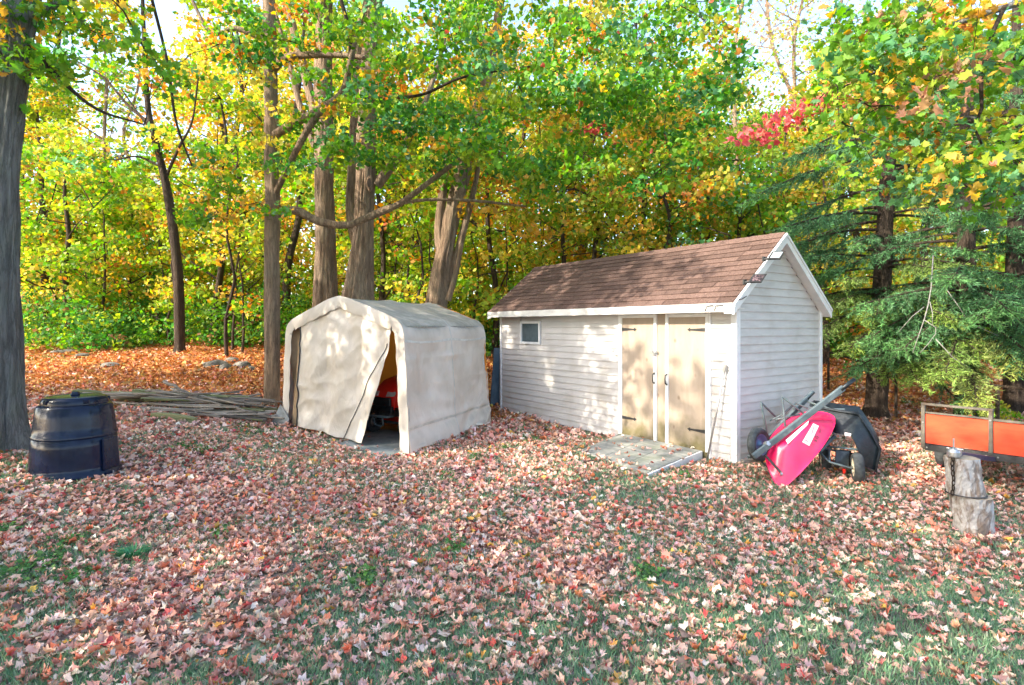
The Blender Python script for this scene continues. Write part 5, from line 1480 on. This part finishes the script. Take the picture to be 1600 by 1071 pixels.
# --- procedural woodland tree
def wood_tree(name, label, x, y, h, r, mix, n_cl, per, spread, size, base_h, rad, group, lean=(0, 0), mat=None, tm='quad', trunk_seg=9, limbs=7):
    g = gz(x, y); org = Vector((x, y, g))
    R = empty(name, org, label, 'tree', group)
    mat = mat or M['bark_dark']
    path = []
    wob = rng.normal(size=(6, 2)) * .018 * h
    for i in range(6):
        t = i / 5
        path.append((x + lean[0] * t * h + wob[i, 0] * (t > 0), y + lean[1] * t * h + wob[i, 1] * (t > 0), g - .05 + t * h, r * (1 - .8 * t) + .01))
    P_, R_ = catmull([p[:3] for p in path], [p[3] for p in path], .45)
    b = MB(); b.tube([p - org for p in P_], R_, trunk_seg, cap=False)
    starts = list(P_[len(P_) // 5:])
    for k in range(limbs):
        j = int(len(P_) * (.22 + .6 * k / limbs)); s = P_[min(j, len(P_) - 2)]
        a = rng.uniform(0, 2 * PI); L_ = rad * rng.uniform(.6, 1.05)
        e = s + Vector((math.cos(a) * L_, math.sin(a) * L_, L_ * rng.uniform(.35, 1.0)))
        m_ = s.lerp(e, .5) + Vector((0, 0, -.08 * L_)) + Vector(rng.normal(size=3) * .05 * L_)
        r0 = R_[min(j, len(R_) - 1)] * .45
        b.tube([s - org, m_ - org, e - org], [r0, r0 * .6, r0 * .2], 6, cap=False)
        starts += [s.lerp(m_, .6), m_, m_.lerp(e, .5), e]
    b.build('trunk', mat, R, smooth=True)
    if n_cl:
        t = rng.uniform(0, 1, n_cl) ** .9
        a = rng.uniform(0, 2 * PI, n_cl)
        zz = base_h + (h * 1.08 - base_h) * t
        env = rad * np.sqrt(np.clip(np.sin(PI * (.12 + .86 * t)), .05, 1)) * rng.uniform(.25, 1, n_cl) ** .6
        cen = np.stack([x + lean[0] * zz + env * np.cos(a), y + lean[1] * zz + env * np.sin(a), g + zz], 1)
        cols = palette(n_cl, mix)
        crown(R, cen, cols, per, spread, size, tm, .45, org, .5, .8, .22)
        S = np.array([list(p) for p in starts]); bb = MB()
        for c in cen[::2]:
            d_ = np.linalg.norm(S - c, axis=1); s = Vector(S[int(np.argmin(d_))]); e = Vector(c)
            m_ = s.lerp(e, .5) + Vector(rng.normal(size=3) * .08)
            bb.tube([s - org, m_ - org, e - org], [.022, .014, .006], 4, cap=False)
        if bb.v: bb.build('branches', mat, R)['kind'] = 'stuff'
    return R

GW = 'trees of the wood behind the yard'
def in_gap(px):   # thin the far tree line where the photograph opens to the sky
    return 120 < px < 320 or 1130 < px < 1320
ZONES = [(-1e9, 'outside the left edge of the view'), (0, 'behind the massive left trunk'), (60, 'right of the massive left trunk'), (150, 'left of the slim leaning tree'), (235, 'behind the slim leaning tree'), (310, 'left of the straight maple'),
         (400, 'behind the straight maple'), (470, 'behind the two thick trunks'), (590, 'right of the hollow trunk'), (665, 'behind the gnarled leaning trunk'), (750, 'in the gap between shelter and shed'), (840, 'over the left end of the shed roof'),
         (940, 'over the middle of the shed roof'), (1050, 'over the right part of the shed roof'), (1170, 'behind the peak of the shed'), (1280, 'right beside the shed gable'), (1350, 'behind the bare trunked spruce'), (1440, 'above the orange trailer'), (1530, 'behind the right edge spruce'), (1620, 'outside the right edge of the view')]
def zone(px):
    z_ = ZONES[0][1]
    for a_, n_ in ZONES:
        if px >= a_: z_ = n_
    return z_
def tree_label(px, Y, h, mx):
    c_ = 'yellow green' if mx is MIXY else ('golden orange' if mx is MIXO else 'mostly green')
    d_ = 'nearest' if Y < 20 else ('near' if Y < 25.2 else ('farther' if Y < 31 else ('distant' if Y < 39 else 'farthest')))
    return f"{d_} {'tall' if h > 9 else 'low'} {c_} tree of the wood {zone(px)}"
# mid woodland, deliberately placed
mid = [  # px, depth, height, trunk r, mix, base_h, crown rad
    (60, 21, 9, .16, MIXY, 1.2, 2.6), (105, 19, 6.2, .13, MIXY, 1.5, 2.2), (150, 24, 6.5, .10, MIXG, 1.0, 2.6), (205, 21, 5.2, .08, MIXY, 1.0, 2.2),
    (330, 19, 8.5, .12, MIXY, 1.0, 2.4), (375, 23, 13, .20, MIXO, 1.6, 3.2), (455, 21, 13, .16, MIXY, 1.4, 3.0), (590, 18, 8, .10, MIXY, 1.2, 2.2), (605, 24, 14, .18, MIXY, 1.5, 3.2),
    (640, 20, 7, .07, MIXG, .8, 2.2), (772, 17, 9.5, .09, MIXY, 1.2, 2.4), (800, 19.5, 10, .16, MIXO, 1.5, 2.8), (870, 17, 6.4, .10, MIXY, 1.0, 2.2), (930, 18, 7.5, .10, MIXO, 1.5, 2.6),
    (985, 20, 11, .12, MIXG, 1.5, 3.0), (1040, 17, 6.8, .10, MIXO, 1.5, 2.6), (1100, 19, 8.5, .12, MIXY, 1.5, 2.8), (1170, 17, 6.0, .10, MIXG, 1.2, 2.3), (1215, 21, 8, .12, MIXO, 1.2, 2.8),
    (1290, 16, 5.4, .08, MIXY, .8, 2.2), (1340, 20, 10, .13, MIXO, 1, 2.8), (1430, 18, 9, .13, MIXY, 1, 2.6), (1500, 21, 11, .15, MIXO, 1, 3.0), (1580, 18, 10, .15, MIXY, 1.4, 2.8), (-60, 20, 11, .18, MIXY, 1.5, 3), (1680, 17, 10, .15, MIXY, 1.0, 3), (1790, 22, 12, .15, MIXG, 1.0, 3), (-180, 24, 12, .18, MIXG, 1.5, 3)]
LM = 'leafy tree with mixed green and yellow crown in the wood behind the yard'
for i, (px, Y, h, r, mx, bh, rad) in enumerate(mid):
    x = (px - HX) / F * Y
    wood_tree('woodland_tree', tree_label(px, Y, h, mx), x, Y, h, r, mx, int(32 + h * 4.5), 84, .75, .155, bh, rad, GW, lean=tuple(rng.normal(size=2) * .04))
# far woodland
k = 0
for row, (Y, n, h0) in enumerate(((27, 17, 13), (34, 17, 15), (43, 17, 17))):
    for i in range(n):
        px = -150 + 1900 * (i + .5 * (row % 2)) / (n - 1) + rng.uniform(-25, 25)
        YY = Y + rng.uniform(-2, 2); x = (px - HX) / F * YY
        top = h0 * rng.uniform(.85, 1.2)
        if in_gap(px): top = 1.5 + YY * (.21 if px < 700 else .30)
        mx = MIXY if rng.random() < .45 else (MIXO if rng.random() < .55 else MIXG)
        wood_tree('woodland_tree', tree_label(px, YY, top, mx), x, YY, top, .14 + .008 * top, mx, int(36 + top * 3.5), 46, 1.25, .26, .8, 3.0 + top * .06, GW, limbs=5, trunk_seg=7)
        k += 1

# tall airy trees with few leaves left, seen against the sky
for px, Y, h, nm in ((1170, 24, 21, 'left'), (1215, 27, 24, 'middle'), (1262, 25, 22, 'right'), (1310, 28, 24, 'rightmost'), (165, 26, 15, 'leftmost'), (215, 28, 16, 'second from the left')):
    x = (px - HX) / F * Y
    wood_tree('bare_tree', f'tall airy half bare tree against the bright sky, {nm} of its kind', x, Y, h, .13, [(LIME, 3), (YELLOW, 2), ((.5, .35, .25), 3), (GREEN, 1)], 110 if px > 700 else 60, 22, .9, .17, 2.5, 2.4, GW, limbs=18, trunk_seg=8, mat=M['bark'])

# thin saplings between the big trunks
GSAP = 'thin saplings growing in the wood'
for i in range(46):
    px = [rng.uniform(590, 800), rng.uniform(40, 420), rng.uniform(590, 1290)][i % 3]
    Y = rng.uniform(15.5, 23); x = (px - HX) / F * Y; g = gz(x, Y)
    h = rng.uniform(3, 6.5)
    wood_tree('sapling', f"{'nearer' if Y < 18 else ('middle' if Y < 20.5 else 'farther')} {'short' if h < 4 else ('tall' if h > 5.3 else 'medium')} thin sapling with sparse leaves {zone(px)}", x, Y, h, rng.uniform(.025, .05), MIXY, 9, 30, .5, .15, 1.2, .8, GSAP, lean=tuple(rng.normal(size=2) * .05), trunk_seg=6, limbs=3)

# trees that stand beside and behind the camera and shade the yard
for i, (x, y, h, rad) in enumerate(((-13.0, 3.0, 12, 3.4), (-15.5, -2.5, 13, 3.6), (-10.5, -3.0, 11, 3.2), (-19.0, 5.5, 14, 3.6), (-9.0, -8.0, 12, 3.4), (-17, -8, 13, 3.6), (-4.5, -5.0, 11, 3.0), (-24, 0, 15, 3.8), (-13.5, 8.0, 9, 2.6))):
    wood_tree('shade_tree', 'tall leafy maple standing outside the left edge of the view', x, y, h, .25, MIXG, 90, 50, 1.0, .26, 2.6, rad, 'maples beside the yard', limbs=8, mat=M['bark'])

# ------------------------------------------------------------------ UNDERGROWTH
def undergrowth():
    P_, S_, C_ = [], [], []
    def bush(px, Y, w, h, mix, n, size):
        x = (px - HX) / F * Y; g = gz(x, Y)
        k = 10
        cc = np.stack([x + rng.normal(0, w * .45, k), Y + rng.normal(0, w * .35, k), g + rng.uniform(.15, h * .85, k)], 1)
        p, c = clump_points(cc, palette(k, mix), max(3, n // k), w * .38, .7)
        P_.append(p); C_.append(c); S_.append(size * rng.uniform(.6, 1.2, len(p)))
    UG = [((.07, .21, .05), 1.8), (DGREEN, 3), (GREEN, 3.4), (LIME, 1.8), ((.30, .17, .08), .6)]
    for i in range(90):
        bush(rng.uniform(30, 500), rng.uniform(16.8, 22), rng.uniform(.7, 1.6), rng.uniform(.5, 2.6), UG, 260, .13)
    for i in range(60):
        bush(rng.uniform(560, 830), rng.uniform(17, 22), 1.2, rng.uniform(.8, 1.9), UG + [(GOLD, 1)], 220, .14)
    for i in range(34):
        bush(rng.uniform(1240, 1650), rng.uniform(15, 20), 1.2, rng.uniform(.6, 1.5), UG + [(YELLOW, 1)], 220, .14)
    for i in range(120):
        bush(rng.uniform(-100, 1700), rng.uniform(24, 32), 2.0, rng.uniform(1.8, 4.6), UG + [(LIME, 4), (YELLOW, 1)], 200, .24)
    for i in range(5):
        bush(rng.uniform(1515, 1580), rng.uniform(9.6, 10.4), .35, .45, [(LIME, 3), (YELLOW, 2), (GREEN, 2)], 160, .07)
    P = np.concatenate(P_); C = np.concatenate(C_); S = np.concatenate(S_)
    o = leaves('undergrowth', P, S, jitter_cols(C, .22), M['leaf'], None, 'quad', up=.5, tilt=.8)
    tag(o, 'low green undergrowth filling the foot of the wood', None, None, 'stuff')
undergrowth()

# ------------------------------------------------------------------ SPRUCES
def spruce(label, px, Y, top, lean_top, r, boughs, seedv):
    x = (px - HX) / F * Y; g = gz(x, Y); org = Vector((x, Y, g))
    R = empty('spruce_tree', org, label, 'tree', 'spruces behind the garden cart')
    trunk_part(R, 'trunk', [(x, Y, g - .05, r * 1.25), (x + lean_top * .3, Y, g + top * .3, r), (x + lean_top * .6, Y, g + top * .6, r * .7), (x + lean_top, Y, g + top, .03)], M['bark_dark'], seg=20, step=.15, rough=.12, flare=.2, org=org)
    rr = np.random.default_rng(seedv)
    NP, NA, NN, NS, NC = [], [], [], [], []
    tw = MB(); bb = MB()
    for (z0, az, L_, droop, dens, tint) in boughs:
        s = Vector((x + lean_top * z0 / top, Y, g + z0)) - org
        d = Vector((math.cos(az), math.sin(az), 0))
        pts = []
        n = 9
        for i in range(n + 1):
            t = i / n
            pts.append(s + d * (L_ * t) + Vector((0, 0, .12 * L_ * t - droop * L_ * t * t + .10 * L_ * max(0, t - .7))))
        bb.tube(pts, [.028 * (1 - .85 * i / n) * (L_ / 2) ** .5 + .003 for i in range(n + 1)], 6, cap=False)
        side = d.cross(Vector((0, 0, 1)))
        nt_ = int(31 * dens * L_)
        for k in range(nt_):
            t = rr.uniform(.22, 1.0) ** .8; i = min(n - 1, int(t * n)); p = pts[i].lerp(pts[i + 1], t * n - i)
            sg = 1 if rr.random() < .5 else -1
            l2 = rr.uniform(.22, .52) * (1.15 - .6 * t) * min(1.3, .5 + L_ * .3)
            dd = (d * rr.uniform(.4, 1.0) + side * sg * rr.uniform(.5, 1.1) + Vector((0, 0, rr.uniform(-1.5, -.1)))).normalized()
            e = p + dd * l2
            tw.tube([p, p.lerp(e, .5) + Vector((0, 0, .02)), e], [.006, .004, .002], 3, cap=False)
            m_ = int(l2 * 95)
            tt = rr.uniform(0, 1, m_)
            base = np.array(p)[None] + np.array(dd)[None] * (tt * l2)[:, None]
            ax = rr.normal(size=(m_, 3)); ax = ax + np.array(dd)[None] * 1.1; ax /= np.linalg.norm(ax, axis=1, keepdims=True)
            NP.append(base); NA.append(ax)
            NS.append(rr.uniform(.05, .095, m_))
            c = np.array(tint) * rr.uniform(.75, 1.25)
            if t > .8: c = c * np.array((1.3, 1.25, 1.0))
            NC.append(np.repeat(c[None], m_, 0))
    bb.build('boughs', M['bark_dark'], R, smooth=True)
    o = tw.build('twigs', M['bark_dark'], R); o['kind'] = 'stuff'
    P = np.concatenate(NP); A = np.concatenate(NA); S = np.concatenate(NS); C = np.concatenate(NC)
    nr = np.cross(A, rr.normal(size=A.shape)); nr /= np.linalg.norm(nr, axis=1, keepdims=True)
    tx = np.cross(A, nr)
    w = .2
    V = np.stack([P - tx * (S * w * .5)[:, None], P + tx * (S * w * .5)[:, None], P + A * S[:, None] + tx * (S * w * .12)[:, None]], 1)
    T = np.arange(len(P) * 3).reshape(-1, 3)
    g2 = raw_mesh('needles', V.reshape(-1, 3), T, np.repeat(jitter_cols(C, .18), 3, axis=0), M['needle'], R)
    g2['kind'] = 'stuff'
    return R

SPT = (0.12, 0.28, 0.12); SPG = (0.22, 0.34, 0.09); SPY = (0.34, 0.42, 0.13)
def boughs(n, z0, z1, L0, L1, a0, a1, tint, dens=1.0, droop=(.15, .45)):
    out = []
    for i in range(n):
        t = rng.random(); z = z0 + (z1 - z0) * t
        out.append((z, rng.uniform(a0, a1), rng.uniform(L0, L1), rng.uniform(*droop), dens, tint))
    return out
D = math.radians
bl = boughs(34, 2.2, 6.5, 1.4, 2.8, 0, 2 * PI, SPT, .9) + boughs(9, 1.2, 2.6, 1.3, 2.2, D(200), D(300), SPG, 1.1, (.3, .5)) + boughs(10, 1.6, 3.4, 1.4, 2.4, D(180), D(300), SPG, .9) + boughs(10, 1.2, 2.4, 1.6, 2.6, D(230), D(330), SPT, 1.0, (.35, .6))
spruce('dark spruce with bare trunk nearest the shed gable', 1368, 11.2, 10, .5, .16, bl, 5)
bl = boughs(38, 2.0, 6.0, 1.4, 2.8, 0, 2 * PI, SPT, 1.0) + boughs(12, 1.3, 2.8, 1.5, 2.6, D(180), D(290), SPT, 1.1, (.3, .6)) + [(1.75, D(250), 1.9, .42, 1.6, SPY), (1.35, D(235), 2.0, .5, 1.6, SPY), (1.7, D(225), 2.2, .42, 1.2, SPG), (1.9, D(275), 1.7, .45, 1.2, SPY)]
spruce('spruce with pale yellow green tips above the orange trailer', 1508, 10.0, 9.5, .05, .14, bl, 6)
bl = boughs(30, 1.6, 6.2, 1.3, 2.6, 0, 2 * PI, SPT, .8) + boughs(8, 1.0, 2.4, 1.2, 2.2, D(180), D(300), SPG, .9)
spruce('shaded spruce with grey trunk at the right edge', 1588, 11.6, 10, 0, .17, bl, 7)
# bare dead twigs hanging among the boughs
def dead_branch():
    R = empty('bare_branch', at(1450, 445, 8.6), 'pale leafless forked branch hanging among the spruce boughs', 'branch')
    o = R.location
    b = MB()
    def t(*q, r=(.008, .003)): b.tube([at(*k) - o for k in q], [r[0] + (r[1] - r[0]) * i / (len(q) - 1) for i in range(len(q))], 6)
    t((1458, 400, 9.3), (1455, 450, 8.8), (1450, 478, 8.6), (1444, 500, 8.5), (1437, 520, 8.5), (1426, 552, 8.5), r=(.011, .005))
    t((1444, 480, 8.6), (1425, 495, 8.6), (1405, 518, 8.6))
    t((1453, 472, 8.6), (1457, 490, 8.55), (1457, 508, 8.5))
    t((1444, 500, 8.5), (1462, 512, 8.4), (1462, 522, 8.4), (1450, 538, 8.4), (1437, 552, 8.4))
    t((1470, 440, 9.0), (1495, 475, 8.8), (1515, 505, 8.7), (1560, 525, 8.6), r=(.008, .004))
    t((1462, 530, 8.4), (1490, 560, 8.3), (1515, 575, 8.3))
    b.build('twig', noise_mat('dead_wood', (.17, .165, .15), (.30, .29, .27), 12, .8), R, smooth=True)
dead_branch()

# ------------------------------------------------------------------ FAR HOUSE
def far_house():
    Y = 70; x = (68 - HX) / F * Y; g = 8.0
    p = at(68, 417, Y); b0 = Vector((p.x, Y, gz(p.x, Y)))
    R = empty('far_house', b0, 'small white house glimpsed far behind the wood at left', 'house')
    H = p.z - b0.z + .4
    MB().box(-3, 3, 0, 5, 0, H).build('wall', M['white_wall'], R)
    MB().add([(-3.3, -.3, H), (3.3, -.3, H), (3.3, 5.3, H), (-3.3, 5.3, H), (-3.3, 2.5, H + 1.6), (3.3, 2.5, H + 1.6)], [(0, 1, 5, 4), (2, 3, 4, 5), (0, 4, 3), (1, 2, 5), (0, 3, 2, 1)]).build('roof', M['deck_dark'], R)
    for xx in (-2, -.5, 1):
        MB().box(xx, xx + .9, -.03, 0, H - 1.6, H - .6).build('window', M['glass_dark'], R)
far_house()

# ------------------------------------------------------------------ LEAF LITTER, GRASS, WEEDS
def litter_ok(x, y):
    """keep leaves out of solid things standing on the ground"""
    X = (x - S0.x) * .572 + (y - S0.y) * -.820; Yl = (x - S0.x) * .820 + (y - S0.y) * .572
    inside = (X > -SL) & (X < 0.0) & (Yl > 0.0) & (Yl < SW)
    ramp = (X > -1.95) & (X < -.35) & (Yl > -1.25) & (Yl <= 0.02)
    binm = (x + 5.02) ** 2 + (y - 6.5) ** 2 < .44 ** 2
    det = TLv.x * TBv.y - TLv.y * TBv.x
    dx, dy = x - TR.x, y - TR.y
    a = (dx * TBv.y - dy * TBv.x) / det; b = (TLv.x * dy - TLv.y * dx) / det
    tent = (a > 0.02) & (a < .98) & (b > 0.16) & (b < 1)
    matm = (a > .03) & (a < .42) & (b > -.11) & (b < .36)
    keep = ~(inside | binm | tent)
    thin = (ramp | matm)
    return keep & (~thin | (rng.random(len(x)) < .05)), thin

def vnoise(x, y, s, seed=0):
    """cheap smooth value noise for numpy arrays"""
    r = np.random.default_rng(seed); G = r.random((64, 64))
    u = x * s + 100; v = y * s + 100
    iu = np.floor(u).astype(int); iv = np.floor(v).astype(int); fu = u - iu; fv = v - iv
    fu = fu * fu * (3 - 2 * fu); fv = fv * fv * (3 - 2 * fv)
    g = lambda i, j: G[i % 64, j % 64]
    return (g(iu, iv) * (1 - fu) + g(iu + 1, iv) * fu) * (1 - fv) + (g(iu, iv + 1) * (1 - fu) + g(iu + 1, iv + 1) * fu) * fv

def density(x, y):
    """0..1 how thickly the leaves lie: thick at left and under the trees, thin over the grass front right"""
    n = .55 * vnoise(x, y, .8, 1) + .3 * vnoise(x, y, 2.2, 2) + .15 * vnoise(x, y, 5, 3)
    base = .97 - .46 * np.clip((x + 1.2) / 3.0, 0, 1) * np.clip((8.3 - y) / 3.0, 0, 1) - .20 * np.clip((4.6 - y) / 1.5, 0, 1)
    return np.clip(base + (n - .5) * 1.25, .10, 1)

PINKS = [((.75, .44, .35), 5.0), ((.78, .57, .47), 3.4), ((.68, .32, .24), 3.2), ((.52, .24, .17), 1.4), ((.78, .62, .52), .7), ((.70, .21, .12), 1.1), ((.60, .10, .09), .5), ((.68, .36, .08), .35), ((.28, .17, .14), 1.2)]
ORS = [((.52, .21, .07), 4), ((.58, .29, .10), 3), ((.42, .14, .06), 2.5), ((.56, .36, .16), 1.5), ((.33, .14, .07), 1.5), ((.5, .4, .1), .5)]
def litter(name, label, y0, y1, dens, size, tm, seed, lift, tilt):
    r = np.random.default_rng(seed)
    N = int(dens * ((y1 ** 2 - y0 ** 2) * .98 + 1.2 * (y1 - y0)))
    y = np.sqrt(r.uniform(y0 ** 2, y1 ** 2, N)); x = r.uniform(-1, 1, N) * (.98 * y + .5)
    k = r.random(N) < density(x, y)
    x, y = x[k], y[k]
    ok, thin = litter_ok(x, y); x, y, thin = x[ok], y[ok], thin[ok]
    n = len(x)
    s = size * r.uniform(.55, 1.2, n)
    z = gz(x, y) + lift * r.uniform(.1, 1, n) + s * .10
    Xl = (x - S0.x) * .572 + (y - S0.y) * -.820; Yl = (x - S0.x) * .820 + (y - S0.y) * .572
    z = np.where((Xl > -1.95) & (Xl < -.35) & (Yl > -1.3) & (Yl <= .02), np.maximum(z, .06 + (Yl + 1.3) * .05), z)
    pk = palette(n, PINKS); og = palette(n, ORS)
    f = np.clip((y - 10.2) / 2.6, 0, 1) * .9
    f = np.where(r.random(n) < f, 1.0, 0)[:, None]
    col = pk * (1 - f) + og * f
    # patches of darker, wetter leaves and paler, drier ones
    col = col * (.86 + .34 * vnoise(x, y, 1.4, 9))[:, None]
    nr = r.normal(size=(n, 3)) * tilt; nr[:, 2] = 1
    o = leaves(name, np.stack([x, y, z], 1), s, jitter_cols(col, .16), M['litter'], None, tm, nrm=nr, crumple=1.0)
    tag(o, label, None, None, 'stuff')
litter('fallen_leaves', 'curled pinkish maple leaves scattered over the near grass', 2.3, 5.2, 640, .070, 'maple', 31, .026, .36)
litter('fallen_leaves', 'reddish tan maple leaves covering the yard round the shed', 5.2, 9.0, 560, .075, 'rag', 32, .028, .36)
litter('fallen_leaves', 'dense brown and orange leaf carpet round the lumber pile', 9.0, 14.0, 260, .105, 'rag', 33, .03, .45)
litter('leaf_crumbs', 'broken leaf scraps lying low between the whole leaves', 2.3, 6.5, 700, .032, 'quad', 35, .006, .3)
litter('fallen_leaves', 'bright orange leaf carpet under the trees behind the yard', 14.0, 27.0, 190, .125, 'quad', 34, .04, .45)

def grass():
    r = np.random.default_rng(5)
    N = 230000
    y = 2.3 + (10.5 - 2.3) * r.random(N) ** 1.35; x = r.uniform(-1, 1, N) * (.98 * y + .4)
    m = vnoise(x, y, 1.2, 14) * .6 + vnoise(x, y, 4, 15) * .4
    k = (m + (1 - density(x, y)) * .5 > .44 + .10 * np.clip(-x - 2, 0, 1)) 
    x, y = x[k], y[k]; ok, th = litter_ok(x, y); ok &= ~th; x, y = x[ok], y[ok]
    n = len(x)
    h = r.uniform(.02, .055, n) * (1 + .3 * (y > 6)); a = r.uniform(0, 2 * PI, n); w = r.uniform(.003, .006, n) * (1 + .12 * y)
    bx = np.cos(a) * w; by = np.sin(a) * w
    lx = r.normal(size=n) * .5 * h; ly = r.normal(size=n) * .5 * h
    z = gz(x, y)
    V = np.stack([np.stack([x - bx, y - by, z - .004], 1), np.stack([x + bx, y + by, z - .004], 1), np.stack([x + lx, y + ly, z + h], 1)], 1)
    c = palette(n, [((.18, .32, .18), 4), ((.27, .40, .23), 2.5), ((.38, .43, .28), 1.4), ((.10, .22, .12), 1.2)])
    o = raw_mesh('grass', V.reshape(-1, 3), np.arange(n * 3).reshape(-1, 3), np.repeat(jitter_cols(c, .15), 3, axis=0), M['grass'])
    tag(o, 'short bluish green grass showing between the fallen leaves', None, None, 'stuff')
grass()

def weeds():
    P_, S_, C_ = [], [], []
    spots = [(400, 672, .28), (385, 665, .18), (290, 700, .15), (320, 706, .12), (20, 700, .0), (195, 870, .0), (40, 895, .16), (70, 880, .12), (120, 905, .08), (710, 858, .07), (830, 690, .22), (800, 700, .14), (745, 716, .16), (860, 672, .12), (1385, 728, .14), (700, 745, .10),
             (110, 850, .10), (15, 830, .08), (345, 835, .08), (1420, 640, .2), (1070, 745, .12), (575, 905, .1), (1010, 900, .1), (50, 560, .6), (90, 555, .5), (30, 552, .4)]
    for px, py, rad in spots:
        if rad == 0: continue
        if py > 600: Y = CAM_Z * F / (py - HY)
        else: Y = 14.0
        for _ in range(6):
            xx = (px - HX) / F * Y; Y = (CAM_Z - gz(xx, Y)) * F / (py - HY)
            Y = min(Y, 16)
        x = (px - HX) / F * Y
        n = int(90 + 500 * rad)
        p = np.stack([x + rng.normal(0, rad * .6, n), Y + rng.normal(0, rad * .9, n), np.zeros(n)], 1)
        p[:, 2] = gz(p[:, 0], p[:, 1]) + rng.uniform(.01, .055, n)
        P_.append(p); S_.append(rng.uniform(.02, .05, n)); C_.append(palette(n, [((.10, .24, .07), 3), ((.17, .32, .08), 2), ((.07, .18, .06), 1)]))
    o = leaves('weeds', np.concatenate(P_), np.concatenate(S_), jitter_cols(np.concatenate(C_), .2), M['grass'], None, 'quad', up=1.2, tilt=.6)
    tag(o, 'small patches of bright green weeds among the fallen leaves', None, None, 'stuff')
weeds()

def tuft(px, py, rad, n, label):
    Y = CAM_Z * F / (py - HY)
    for _ in range(5):
        Y = (CAM_Z - gz((px - HX) / F * Y, Y)) * F / (py - HY)
    x = (px - HX) / F * Y; g = gz(x, Y)
    a = rng.uniform(0, 2 * PI, n); rr = rng.uniform(0, rad * .4, n); L_ = rng.uniform(.08, .16, n)
    b = np.stack([np.cos(a) * rr, np.sin(a) * rr, np.zeros(n)], 1)
    d = np.stack([np.cos(a) * .9, np.sin(a) * .5, rng.uniform(.3, 1.1, n)], 1); d /= np.linalg.norm(d, axis=1, keepdims=True)
    s = np.stack([-np.sin(a), np.cos(a), np.zeros(n)], 1) * .006
    m_ = b + d * (L_ * .6)[:, None]; e = b + d * L_[:, None] * np.array([1.2, 1.2, .7])
    V = np.stack([b - s, b + s, m_ + s * .8, m_ - s * .8, e], 1)
    T = np.array([(0, 1, 2), (0, 2, 3), (3, 2, 4)])[None] + (np.arange(n) * 5)[:, None, None]
    C = jitter_cols(palette(n, [((.05, .22, .10), 3), ((.10, .30, .12), 1)]), .15)
    o = raw_mesh('grass_tuft', V.reshape(-1, 3), T.reshape(-1, 3), np.repeat(C, 5, axis=0), M['grass'])
    o.location = (x, Y, g)
    tag(o, label, 'grass tuft')
tuft(207, 872, .16, 220, 'lone dark green grass tuft in the leaves at lower left')
